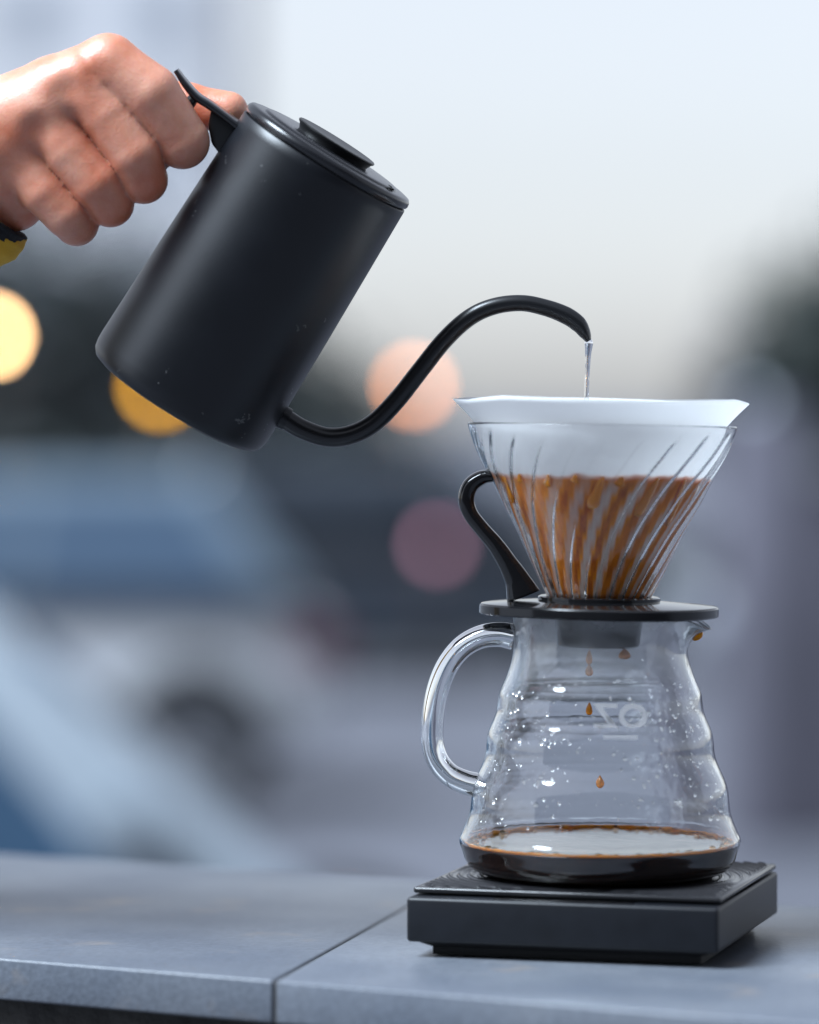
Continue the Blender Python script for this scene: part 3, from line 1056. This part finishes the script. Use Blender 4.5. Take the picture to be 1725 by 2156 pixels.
def hand_sdf(P):
    idx = [H(655, 268, -19), H(900, 448, -20), H(1098, 728, -15), H(1090, 735, 8), H(1000, 690, 22), H(900, 640, 22)]
    mid = [H(470, 372, -21), H(640, 575, -22), H(808, 804, -22), H(864, 956, -16), H(862, 956, 7), H(780, 900, 22), H(680, 840, 22)]
    rin = [H(265, 560, -19), H(420, 790, -20), H(575, 980, -20), H(664, 1100, -14), H(662, 1100, 7), H(580, 1040, 21), H(500, 990, 20)]
    pin = [H(125, 820, -14), H(270, 1030, -16), H(400, 1165, -15), H(460, 1222, -9), H(458, 1222, 8), H(400, 1170, 19), H(330, 1130, 18)]
    di = chain(P, idx, [12.8, 13.1, 11.5, 10.2, 8.6, 7.5], 0.8)
    dm = chain(P, mid, [11.8, 10.9, 10.6, 10.2, 9.4, 8.6, 7.5], 0.8)
    dr = chain(P, rin, [11.4, 10.7, 10.4, 10.0, 9.2, 8.2, 7.2], 0.8)
    dp = chain(P, pin, [11.0, 10.3, 9.8, 9.4, 8.6, 7.4, 6.6], 0.8)

    def ball(c, r):
        q = P - np.array(c)
        return np.sqrt((q * q).sum(-1)) - r
    web = chain(P, [H(1000, 760, -9), H(800, 940, -8), H(620, 1060, -6), H(470, 1170, -2)], [7, 7, 7, 6.5], 3)
    web = smin(web, chain(P, [H(800, 520, -12), H(620, 700, -12), H(420, 880, -10), H(260, 1020, -6)], [8, 8.5, 8.5, 8], 3), 3)
    f = smin(smin(di, dm, 0.5), smin(dr, dp, 0.5), 0.5)
    f = smin(f, web, 0.8)
    # back of the hand: metacarpals towards the wrist
    wr = H(-330, 800, -2)
    palm = chain(P, [H(650, 268, -18), H(330, 430, -15), H(-60, 640, -8), wr], [12.5, 15, 19, 21], 3)
    palm = smin(palm, chain(P, [H(465, 372, -20), H(200, 560, -17), H(-120, 740, -8)], [12, 14, 19], 3), 4)
    palm = smin(palm, chain(P, [H(262, 560, -18), H(60, 750, -14), H(-150, 860, -6)], [11.5, 13.5, 18], 3), 4)
    palm = smin(palm, chain(P, [H(125, 820, -13), H(0, 960, -7), H(-150, 980, 0)], [11, 14, 18], 3), 4)
    # palm pads behind the handle
    palm = smin(palm, chain(P, [H(560, 380, 8), H(250, 640, 16), H(-60, 850, 12)], [13, 16, 18], 8), 8)
    # heel below the little finger
    palm = smin(palm, chain(P, [H(190, 1000, -2), H(90, 1085, 2), H(-120, 1080, 4), H(-420, 1060, 4)], [11, 11.5, 15, 18], 6), 6)
    # thumb passing behind the arm towards the kettle
    th = chain(P, [H(420, 560, 22), H(800, 470, 30), H(1120, 520, 26), H(1375, 545, 21)], [13, 11, 10, 8.6], 4)
    palm = smin(palm, th, 6)
    # forearm
    arm = chain(P, [wr, H(-900, 1010, 4), H(-2200, 1500, 20)], [25, 27, 36], 10)
    arm = smin(arm, chain(P, [H(-330, 1000, 2), H(-900, 1150, 6)], [21, 25], 10), 10)
    palm = smin(palm, arm, 10)
    # valleys between the knuckles
    d = smin(f, palm, 3.6)
    for c, r, k in ((H(380, 415, -37), 3.5, 8), (H(215, 660, -34.5), 3.5, 8), (H(575, 300, -37), 2.5, 6)):
        b = ball(c, r)
        d = -smin(-d, b, k)
    return d


def surface_nets(fn, lo, hi, step):
    n = np.ceil((hi - lo) / step).astype(int) + 1
    ax = [lo[i] + step * np.arange(n[i]) for i in range(3)]
    G = np.empty(tuple(n))
    for i, x in enumerate(ax[0]):
        yy, zz = np.meshgrid(ax[1], ax[2], indexing='ij')
        P = np.stack([np.full_like(yy, x), yy, zz], -1)
        G[i] = fn(P)
    S = G < 0
    c = [(0, 0, 0), (1, 0, 0), (0, 1, 0), (1, 1, 0), (0, 0, 1), (1, 0, 1), (0, 1, 1), (1, 1, 1)]
    sl_ = lambda A, o: A[o[0]:A.shape[0] - 1 + o[0], o[1]:A.shape[1] - 1 + o[1], o[2]:A.shape[2] - 1 + o[2]]
    cnt = sum(sl_(S, o).astype(int) for o in c)
    act = (cnt > 0) & (cnt < 8)
    idx = np.argwhere(act)
    ID = -np.ones(act.shape, int); ID[act] = np.arange(len(idx))
    acc = np.zeros((len(idx), 3)); wn = np.zeros(len(idx))
    edges = [(a, b) for a in range(8) for b in range(a + 1, 8) if sum(abs(c[a][q] - c[b][q]) for q in range(3)) == 1]
    I = idx
    for a, b in edges:
        ga = G[I[:, 0] + c[a][0], I[:, 1] + c[a][1], I[:, 2] + c[a][2]]
        gb = G[I[:, 0] + c[b][0], I[:, 1] + c[b][1], I[:, 2] + c[b][2]]
        m = (ga < 0) != (gb < 0)
        t = np.where(m, ga / np.where(m, ga - gb, 1), 0)
        p = np.array(c[a]) + t[:, None] * (np.array(c[b]) - np.array(c[a]))
        acc[m] += p[m]; wn[m] += 1
    V = lo + step * (I + acc / wn[:, None])
    F = []
    for d in range(3):
        u, v = (d + 1) % 3, (d + 2) % 3
        sh = [slice(None)] * 3; sh2 = [slice(None)] * 3
        sh[d] = slice(0, -1); sh2[d] = slice(1, None)
        A, B = S[tuple(sh)], S[tuple(sh2)]
        E = np.argwhere(A != B)
        E = E[(E[:, u] > 0) & (E[:, v] > 0) & (E[:, u] < S.shape[u] - 1) & (E[:, v] < S.shape[v] - 1)]
        fl = A[E[:, 0], E[:, 1], E[:, 2]]
        q = []
        for du, dv in ((-1, -1), (0, -1), (0, 0), (-1, 0)):
            Q = E.copy(); Q[:, u] += du; Q[:, v] += dv
            q.append(ID[Q[:, 0], Q[:, 1], Q[:, 2]])
        q = np.stack(q, 1)
        q[~fl] = q[~fl][:, ::-1]
        F.append(q)
    return V, np.concatenate(F)


def skin_material():
    m = bpy.data.materials.new('skin')
    m.use_nodes = True
    n = m.node_tree.nodes; l = m.node_tree.links
    p = n['Principled BSDF']
    tc = n.new('ShaderNodeTexCoord')
    a = n.new('ShaderNodeTexNoise'); a.inputs['Scale'].default_value = 34; a.inputs['Detail'].default_value = 7; a.inputs['Roughness'].default_value = 0.6
    l.new(tc.outputs['Object'], a.inputs['Vector'])
    r = n.new('ShaderNodeValToRGB')
    r.color_ramp.elements[0].position = 0.32; r.color_ramp.elements[1].position = 0.68
    r.color_ramp.elements[0].color = (0.62, 0.185, 0.095, 1); r.color_ramp.elements[1].color = (0.76, 0.39, 0.275, 1)
    l.new(a.outputs['Fac'], r.inputs[0]); l.new(r.outputs[0], p.inputs['Base Color'])
    p.inputs['Roughness'].default_value = 0.40
    p.inputs['Coat Weight'].default_value = 0.4
    p.inputs['Coat Roughness'].default_value = 0.55
    p.inputs['Subsurface Weight'].default_value = 0.55
    p.inputs['Subsurface Radius'].default_value = (1.0, 0.30, 0.12)
    p.inputs['Subsurface Scale'].default_value = 0.003
    b = n.new('ShaderNodeTexVoronoi'); b.inputs['Scale'].default_value = 900
    c = n.new('ShaderNodeTexNoise'); c.inputs['Scale'].default_value = 260; c.inputs['Detail'].default_value = 4
    l.new(tc.outputs['Object'], b.inputs['Vector']); l.new(tc.outputs['Object'], c.inputs['Vector'])
    ad = n.new('ShaderNodeMath'); ad.operation = 'MULTIPLY_ADD'; ad.inputs[1].default_value = 0.4
    l.new(b.outputs['Distance'], ad.inputs[0]); l.new(c.outputs['Fac'], ad.inputs[2])
    bp = n.new('ShaderNodeBump'); bp.inputs['Strength'].default_value = 0.22; bp.inputs['Distance'].default_value = 0.0009
    l.new(ad.outputs[0], bp.inputs['Height']); l.new(bp.outputs[0], p.inputs['Normal'])
    return m


M_skin = skin_material()
lo = np.array(H(-900, 50, 0)); hi = np.array(H(1560, 1450, 0))
lo3 = np.array([lo[0], 1640 - 48, hi[2] - 4]); hi3 = np.array([hi[0], 1640 + 52, lo[2] + 4])
V, F = surface_nets(hand_sdf, lo3, hi3, 1.0)
person = empty('person', HO / 1000.0, 'bare right hand in a dark cuff gripping the kettle handle', 'person')
o = obj('hand', (V - ORG) / 1000.0, F.tolist(), M_skin, person)
sm = o.modifiers.new('soften', 'SMOOTH'); sm.factor = 0.5; sm.iterations = 2

# cuff and sleeve
M_cuff = mat('dark_knit_cuff', (0.012, 0.012, 0.014), 0.9, bump=(500, 0.6, 0.001))
M_sleeve = mat('yellow_sleeve', (0.62, 0.36, 0.03), 0.85, noise=(40, 0.2), bump=(160, 0.5, 0.002))


def sleeve(name, pts, ra, rb, m, shear):
    """a sleeve whose open end is cut on the skew: its lower edge hangs forward"""
    path = catmull([Vector(p) / 1000.0 - HO / 1000.0 for p in pts], 8)
    n = 48
    V, F = tube(path, ra, rb, n=n, ref=Vector((0, 1, 0)), cap=False)
    m_ = len(path)
    V2 = []
    for i, v in enumerate(V):
        c = path[i // n]
        k = shear * max(0.0, 1 - (i // n) / (m_ * 0.6))
        wv = 0.0007 * math.sin(i * 0.55 + (i // n) * 0.8)
        V2.append(Vector((v.x + k * (c.z - v.z), v.y + wv, v.z + wv)))
    o = obj(name, V2, F, m, person)
    s = o.modifiers.new('thickness', 'SOLIDIFY'); s.thickness = 0.0016
    return o


sleeve('cuff', [H(-180, 1075, 4), H(-360, 1060, 4), H(-700, 1100, 5), H(-1000, 1190, 8)], [0.0158, 0.026, 0.033, 0.034], [0.027, 0.030, 0.034, 0.035], M_cuff, 1.6)
sleeve('sleeve', [H(-170, 1085, 8), H(-350, 1115, 8), H(-900, 1180, 10), H(-2400, 1850, 60), H(-5200, 3600, 200)], [0.0164, 0.026, 0.037, 0.050, 0.060], [0.0225, 0.033, 0.042, 0.052, 0.062], M_sleeve, 1.2)

# =================================================================== BACKGROUND: cars
M_white = mat('white_car_paint', (0.60, 0.62, 0.65), 0.25, coat=0.6, noise=(3, 0.04))
M_blue = mat('pale_blue_car_paint', (0.32, 0.365, 0.41), 0.25, coat=0.6)
M_greyblue = mat('grey_blue_car_paint', (0.13, 0.15, 0.20), 0.25, coat=0.6)
M_dark = mat('dark_car_paint', (0.02, 0.028, 0.04), 0.2, coat=0.8)
M_cglass = mat('sky_blue_car_glass', (0.045, 0.085, 0.14), 0.06, coat=1.0)  # mirrored blue sky put into the glass colour
M_darkglass = mat('dark_car_glass', (0.012, 0.018, 0.026), 0.06)
M_tyre = mat('tyre_rubber', (0.012, 0.012, 0.013), 0.8)
M_rim = mat('alloy_rim', (0.35, 0.36, 0.38), 0.35, metal=0.8)
M_tail = mat('tail_light_red', (0.14, 0.02, 0.04), 0.15)
M_head = mat('head_light_clear', (0.6, 0.62, 0.65), 0.1)
M_trim = mat('car_black_trim', (0.012, 0.012, 0.014), 0.5)


def loft(rows):
    V, F = [], []
    n = len(rows[0])
    for r_ in rows: V += r_
    for i in range(len(rows) - 1):
        for k in range(n):
            l_ = (k + 1) % n
            F.append((i * n + k, i * n + l_, (i + 1) * n + l_, (i + 1) * n + k))
    F.append(tuple(range(n - 1, -1, -1))); F.append(tuple((len(rows) - 1) * n + k for k in range(n)))
    return V, F


def section(x, z0, z1, hw, tuck=0.85, n=28, pw=0.45):
    out = []
    for k in range(n):
        a = 2 * math.pi * k / n
        y = math.copysign(abs(math.cos(a)) ** pw, math.cos(a)); z = math.copysign(abs(math.sin(a)) ** pw, math.sin(a))
        t = (z + 1) / 2
        wd = hw * (tuck + (1 - tuck) * (1 - t)) if True else hw
        out.append((x, y * wd, z0 + (z1 - z0) * t))
    return out


def car(loc, rz, paint, label, spec, group='cars on the street', gl_mat=None, roof_mat=None):
    """length along +x = front. spec: body rows and roof rows, wheel radius"""
    gl_mat = gl_mat or M_cglass
    c = empty('parked_car', loc, label, 'car', group, rot=(0, 0, rz))
    V, F = loft([section(*r_) for r_ in spec['body']])
    body = obj('body', V, F, paint, c)
    s = body.modifiers.new('sub', 'SUBSURF'); s.levels = 1; s.render_levels = 2
    # cabin: a tapered block with rounded edges, its panes let into the faces
    xrb, xfb, xrt, xft, zb, zt, wb, wt = spec['cabin']
    bm = bmesh.new()
    lo_ = [bm.verts.new(p) for p in ((xrb, -wb, zb), (xfb, -wb, zb), (xfb, wb, zb), (xrb, wb, zb))]
    hi_ = [bm.verts.new(p) for p in ((xrt, -wt, zt), (xft, -wt, zt), (xft, wt, zt), (xrt, wt, zt))]
    bm.faces.new(lo_[::-1]); bm.faces.new(hi_)
    for i in range(4):
        k = (i + 1) % 4
        bm.faces.new((lo_[i], lo_[k], hi_[k], hi_[i]))
    C = [Vector(v.co) for v in lo_ + hi_]
    bmesh.ops.bevel(bm, geom=bm.edges[:], offset=0.075, segments=4, profile=0.5, affect='EDGES')
    cab = from_bm('cabin', bm, roof_mat or paint, c)

    def pane(name, A, B, Ct, Dt, u0, u1, v0, v1):
        q = []
        for u, v in ((u0, v0), (u1, v0), (u1, v1), (u0, v1)):
            q.append((A.lerp(B, u)).lerp(Dt.lerp(Ct, u), v))
        nn = (q[1] - q[0]).cross(q[3] - q[0]).normalized()
        V = [p + nn * 0.006 for p in q] + [p - nn * 0.012 for p in q]
        o = obj(name, V, [(0, 1, 2, 3), (7, 6, 5, 4), (0, 4, 5, 1), (1, 5, 6, 2), (2, 6, 7, 3), (3, 7, 4, 0)], gl_mat, cab, smooth=False)
        return o
    pane('side_window', C[0], C[1], C[5], C[4], 0.09, 0.46, 0.10, 0.86); pane('side_window', C[0], C[1], C[5], C[4], 0.49, 0.86, 0.10, 0.86)
    pane('side_window', C[2], C[3], C[7], C[6], 0.14, 0.51, 0.10, 0.86); pane('side_window', C[2], C[3], C[7], C[6], 0.54, 0.91, 0.10, 0.86)
    pane('windscreen', C[1], C[2], C[6], C[5], 0.09, 0.91, 0.10, 0.90)
    pane('rear_window', C[3], C[0], C[4], C[7], 0.09, 0.91, 0.12, 0.88)
    for sy in (-1, 1):
        bm = bmesh.new(); box_bm(bm, xrb + 0.12, xfb - 0.15, sy * (wb + 0.005) - 0.02, sy * (wb + 0.005) + 0.02, zb + 0.015, zb + 0.065)
        from_bm('window_trim', bm, M_trim, cab, smooth=False)
    wr = spec['wheel']
    for x in spec['axles']:
        for sy in (-1, 1):
            hw = spec['track']
            prof = [(wr * 0.62, -0.10), (wr * 0.93, -0.105), (wr, -0.07), (wr, 0.07), (wr * 0.93, 0.105), (wr * 0.62, 0.10)]
            V, F = lathe(prof, 36, closed=True)
            w_ = empty('wheel', (x, sy * hw, wr), None, None); w_.parent = c
            w_.rotation_euler = (math.pi / 2, 0, 0)
            obj('tyre', V, F, M_tyre, w_, sharp=40)
            V, F = lathe_capped([(wr * 0.60, -0.085), (wr * 0.60, 0.085), (wr * 0.5, 0.08), (wr * 0.2, 0.06)], 24)
            obj('rim', V, F, M_rim, w_, sharp=40)
            # dark arch
            V, F = tube([(x + (wr + 0.06) * math.cos(t), sy * (hw + 0.065), wr + (wr + 0.06) * math.sin(t)) for t in np.linspace(0, math.pi, 15)], 0.03, 0.05, n=8)
            obj('wheel_arch', V, F, M_trim, c)
    xr, zr, yr = spec['tail']; xf, zf, yf = spec['head']
    for sy in (-1, 1):
        bm = bmesh.new(); box_bm(bm, xr - 0.03, xr + 0.24, sy * yr - 0.10, sy * yr + 0.10, zr - 0.09, zr + 0.09)
        bmesh.ops.bevel(bm, geom=bm.edges[:], offset=0.03, segments=2, affect='EDGES'); from_bm('tail_light', bm, M_tail, c)
        bm = bmesh.new(); box_bm(bm, xf - 0.30, xf + 0.02, sy * yf - 0.14, sy * yf + 0.12, zf - 0.09, zf + 0.09)
        bmesh.ops.bevel(bm, geom=bm.edges[:], offset=0.03, segments=2, affect='EDGES'); from_bm('headlight', bm, M_head, c)
        bm = bmesh.new(); box_bm(bm, spec['mirror'] - 0.08, spec['mirror'] + 0.08, sy * (yr + 0.14) - 0.09, sy * (yr + 0.14) + 0.09, spec['belt'] + 0.02, spec['belt'] + 0.17)
        bmesh.ops.bevel(bm, geom=bm.edges[:], offset=0.03, segments=2, affect='EDGES'); from_bm('wing_mirror', bm, paint, c)
    return c


HATCH = dict(
    body=[(-2.02, 0.42, 0.80, 0.62), (-1.96, 0.30, 0.98, 0.78), (-1.6, 0.24, 1.04, 0.86), (-0.8, 0.22, 1.04, 0.88), (0.4, 0.22, 1.02, 0.88), (1.1, 0.23, 0.97, 0.87), (1.75, 0.26, 0.84, 0.82), (2.02, 0.32, 0.70, 0.70), (2.08, 0.40, 0.60, 0.60)],
    cabin=(-1.90, 1.20, -1.42, 0.42, 1.00, 1.62, 0.80, 0.62),
    wheel=0.33, axles=(-1.30, 1.28), track=0.78, tail=(-1.98, 0.80, 0.66), head=(2.0, 0.72, 0.60), mirror=0.85, belt=1.04)
# far white car, rear end to the right
fc = at(400, 1500, 18.0)
car((fc.x - 1.40, 18.0 + 0.9, 0.004), R(180 + 8), M_white, 'white hatchback with blue roof parked behind the kettle, red tail light to the right', HATCH, roof_mat=mat('blue_grey_roof_paint', (0.13, 0.175, 0.22), 0.3, coat=0.6))
SEDAN = dict(
    body=[(-2.25, 0.42, 0.80, 0.62), (-2.15, 0.30, 0.96, 0.78), (-1.7, 0.24, 1.00, 0.86), (-0.8, 0.22, 0.99, 0.88), (0.4, 0.22, 0.90, 0.88), (1.0, 0.23, 0.74, 0.87), (1.8, 0.24, 0.66, 0.82), (2.15, 0.28, 0.60, 0.70), (2.22, 0.34, 0.54, 0.60)],
    cabin=(-1.75, 1.26, -0.95, 0.42, 0.74, 1.47, 0.79, 0.60),
    wheel=0.32, axles=(-1.35, 1.32), track=0.78, tail=(-2.15, 0.86, 0.66), head=(2.12, 0.56, 0.60), mirror=0.72, belt=0.93)
nc = at(690, 1850, 8.0)
car((nc.x - 1.24, 8.0 + 0.82, 0.004), R(7), M_blue, 'pale blue sedan close behind the ledge, sloping windscreen pillar facing right', SEDAN)
dc = at(930, 1200, 27.0)
car((dc.x - 0.3, 27.8, 0.004), R(3), M_dark, 'dark parked car far back between the kettle and the dripper', HATCH, gl_mat=M_darkglass)
dc2 = at(1690, 1200, 26.0)
car((dc2.x + 1.5, 27.0, 0.004), R(176), M_greyblue, 'grey blue parked car far back at the right edge', SEDAN, gl_mat=M_darkglass)

# =================================================================== BACKGROUND: trees, hedge, buildings, lamps
M_leaf = [mat('foliage_%d' % i, c, 0.6, noise=(2.0, 0.45)) for i, c in enumerate([(0.016, 0.025, 0.024), (0.020, 0.032, 0.028), (0.015, 0.022, 0.026)])]
M_bark = mat('bark', (0.045, 0.035, 0.03), 0.9, noise=(8, 0.4))


def leaves(cen, rad, count, size, squash=1.0):
    V, F = [], []
    # clumps
    ncl = max(6, count // 70)
    cl_ = []
    for i in range(ncl):
        v = rng.normal(size=3); v /= np.linalg.norm(v)
        cl_.append(np.array(cen) + v * np.array(rad) * rng.uniform(0.25, 0.95))
    for i in range(count):
        c = cl_[rng.integers(ncl)] + rng.normal(size=3) * np.array(rad) * 0.22
        a = rng.normal(size=3); a /= np.linalg.norm(a)
        b = np.cross(a, rng.normal(size=3)); b /= np.linalg.norm(b)
        s = size * rng.uniform(0.6, 1.3)
        k = len(V)
        V += [tuple(c - a * s), tuple(c + b * s * 0.45), tuple(c + a * s), tuple(c - b * s * 0.45)]
        F.append((k, k + 1, k + 2, k + 3))
    return V, F


def tree(x, y, h, rad, label, mi=0, count=3200, leaf=0.11, name='tree', group='trees behind the street'):
    t = empty(name, (x, y, 0.0), label, 'tree', group)
    th = h * 0.45
    pts = [(0, 0, 0), (0.05, 0.02, th * 0.5), (-0.03, 0.04, th), (0.03, 0, h * 0.75)]
    V, F = tube(catmull(pts, 6), [0.16, 0.12, 0.09, 0.03], n=12, ref=Vector((1, 0, 0)))
    tr = obj('trunk', V, F, M_bark, t)
    for k in range(5):
        a = 2 * math.pi * k / 5 + rng.uniform(0, 1)
        V, F = tube(catmull([(0, 0, th * 0.8), (math.cos(a) * rad[0] * 0.4, math.sin(a) * rad[1] * 0.4, th * 1.15), (math.cos(a) * rad[0] * 0.75, math.sin(a) * rad[1] * 0.75, h * 0.72)], 5), [0.06, 0.04, 0.015], n=8, ref=Vector((0.3, 1, 0)))
        obj('limb', V, F, M_bark, tr)
    V, F = leaves((0, 0, h - rad[2]), rad, count, leaf)
    obj('crown', V, F, M_leaf[mi], t, smooth=False)
    return t


def px_x(x, Y): return at(x, 900, Y).x


tree(px_x(-60, 36), 36, 4.2, (1.6, 1.4, 1.9), 'dark bushy tree behind the hand at the left edge', 0)
tree(px_x(330, 37), 37, 3.7, (1.5, 1.4, 1.7), 'dark bushy tree behind the kettle body', 2)
tree(px_x(640, 38), 38, 2.7, (1.2, 1.2, 1.2), 'low dark tree behind the root of the spout', 0)
tree(px_x(1770, 37), 37, 3.7, (1.15, 1.2, 1.25), 'tall dark tree at the right edge above the dripper rim', 1)
tree(px_x(1600, 40), 40, 2.5, (0.7, 0.8, 0.7), 'smaller dark tree right of the dripper', 2)


def hedge(x0, x1, y, h, d, label, mi):
    t = empty('hedge', ((x0 + x1) / 2, y, 0.13), label, 'hedge', 'hedges along the far pavement')
    V, F = [], []
    n = int((x1 - x0) * 420)
    for i in range(n):
        c = np.array([rng.uniform(-(x1 - x0) / 2, (x1 - x0) / 2), rng.uniform(-d / 2, d / 2), rng.uniform(0.0, h) * (1 - 0.1 * rng.random())])
        a = rng.normal(size=3); a /= np.linalg.norm(a)
        b = np.cross(a, rng.normal(size=3)); b /= np.linalg.norm(b)
        s = 0.11 * rng.uniform(0.6, 1.3)
        k = len(V)
        V += [tuple(c - a * s), tuple(c + b * s * 0.5), tuple(c + a * s), tuple(c - b * s * 0.5)]
        F.append((k, k + 1, k + 2, k + 3))
    obj('foliage', V, F, M_leaf[mi], t, smooth=False)
    for q in np.arange(x0 + 0.4, x1 - 0.2, 1.2):
        V, F = tube([(q - (x0 + x1) / 2, 0, 0), (q - (x0 + x1) / 2 + 0.05, 0, h * 0.7)], [0.03, 0.015], n=6, ref=Vector((1, 0, 0)))
        obj('stem', V, F, M_bark, t)
    return t


hedge(px_x(-300, 33.5), px_x(980, 33.5), 33.5, 1.65, 0.9, 'dark clipped hedge running behind the white hatchback', 0)
hedge(px_x(1010, 34.5), px_x(2000, 34.5), 34.5, 0.75, 0.9, 'lower hedge running behind the dripper to the right edge', 2)

M_kiosk = mat('mauve_plaster', (0.13, 0.125, 0.155), 0.85, noise=(1.5, 0.15))
kx = px_x(1575, 17.0)
kiosk = empty('plaster_wall', (kx + 2.5, 17.2, 0), 'low mauve plaster wall far behind the scale at the right edge', 'wall')
box('wall_face', -2.5, 2.5, -0.2, 0.2, 0.0, 1.62, M_kiosk, kiosk, bevel=0.02)
box('coping', -2.56, 2.56, -0.26, 0.26, 1.623, 1.70, M_pave, kiosk, bevel=0.015)
box('pier', -2.60, -2.24, -0.28, 0.28, 0.003, 1.95, M_kiosk, kiosk, bevel=0.02)
M_wall1 = mat('pale_render', (0.60, 0.60, 0.62), 0.85, noise=(0.4, 0.1))
M_wall2 = mat('mauve_render', (0.34, 0.32, 0.37), 0.85, noise=(0.5, 0.12))
M_win = mat('building_window', (0.30, 0.33, 0.38), 0.1)
M_frame = mat('window_frame', (0.5, 0.5, 0.52), 0.6)
M_roof = mat('roof_slate', (0.12, 0.12, 0.14), 0.7)


def building(x0, x1, y0, y1, h, m, label, floors, bays):
    b = empty('building', ((x0 + x1) / 2, (y0 + y1) / 2, 0), label, 'building')
    hx, hy = (x1 - x0) / 2, (y1 - y0) / 2
    box('wall', -hx, hx, -hy, hy, 0, h, m, b)
    box('roof', -hx - 0.3, hx + 0.3, -hy - 0.3, hy + 0.3, h + 0.003, h + 0.35, M_roof, b)
    fh = h / floors; bw = 2 * hx / bays
    for i in range(floors):
        for j in range(bays):
            cx = -hx + bw * (j + 0.5); z0 = fh * i + fh * 0.3
            wn = box('window', cx - bw * 0.24, cx + bw * 0.24, -hy - 0.04, -hy + 0.05, z0, z0 + fh * 0.5, M_frame, b)
            box('pane', cx - bw * 0.21, cx + bw * 0.21, -hy - 0.055, -hy - 0.041, z0 + fh * 0.04, z0 + fh * 0.46, M_win, wn)
    return b


building(-22, px_x(470, 90), 90, 104, 16, M_wall1, 'pale grey apartment block far behind the hand', 5, 6)
building(px_x(1620, 75), px_x(1620, 75) + 14, 75, 88, 3.4, M_wall2, 'low mauve house far behind the right edge', 1, 5)


def lamp(x, y, D, color, strength, label, dia=0.15):
    p = at(x, y, D)
    L = empty('street_lamp', (p.x, D + 0.35, 0.0), label, 'street lamp', 'lit lamps in the background')
    h = p.z
    V, F = tube([(0, 0, 0), (0, 0, h * 0.5), (0, 0, h + 0.1)], [0.045, 0.035, 0.025], n=12, ref=Vector((1, 0, 0)))
    pole = obj('pole', V, F, M_trim, L)
    V, F = tube(catmull([(0, 0, h + 0.08), (0, -0.12, h + 0.16), (0, -0.30, h + 0.13), (0, -0.35, h + dia * 0.55)], 5), 0.016, n=8, ref=Vector((1, 0, 0)))
    obj('arm', V, F, M_trim, pole)
    prof = [(0.5 * dia * math.sin(math.pi * i / 12) + 1e-4, -0.5 * dia * math.cos(math.pi * i / 12)) for i in range(13)]
    V, F = lathe_capped(prof, 20)
    o = obj('globe', V, F, emit('lamp_glow', color, strength), L)
    o.location = (0, -0.35, h)
    return L


lamp(-20, 707, 31, (1.0, 0.58, 0.26), 15, 'bright yellow lamp at the left edge below the hand', 0.13)
lamp(338, 815, 31.5, (1.0, 0.46, 0.02), 4.0, 'yellow lamp half hidden below the kettle bottom', 0.13)
lamp(872, 812, 32, (1.0, 0.36, 0.13), 3.8, 'peach coloured lamp behind the kettle spout', 0.13)
lamp(1588, 850, 33, (0.8, 0.9, 1.0), 0.16, 'faint pale lamp right of the dripper rim', 0.13)
# dim mauve car light, stood on an added short post
lamp(922, 1148, 26.5, (0.75, 0.34, 0.46), 0.7, 'dim mauve car light on an added short post left of the dripper handle', 0.11)

# unseen dark building added behind the viewer to cut sky light and darken reflections
M_wall3 = mat('blocker_dark_brick', (0.05, 0.045, 0.045), 0.85, noise=(2, 0.3))
building(-30, 30, -28, -14, 13, M_wall3, 'unseen dark brick building added behind the viewer to darken reflections', 4, 14)
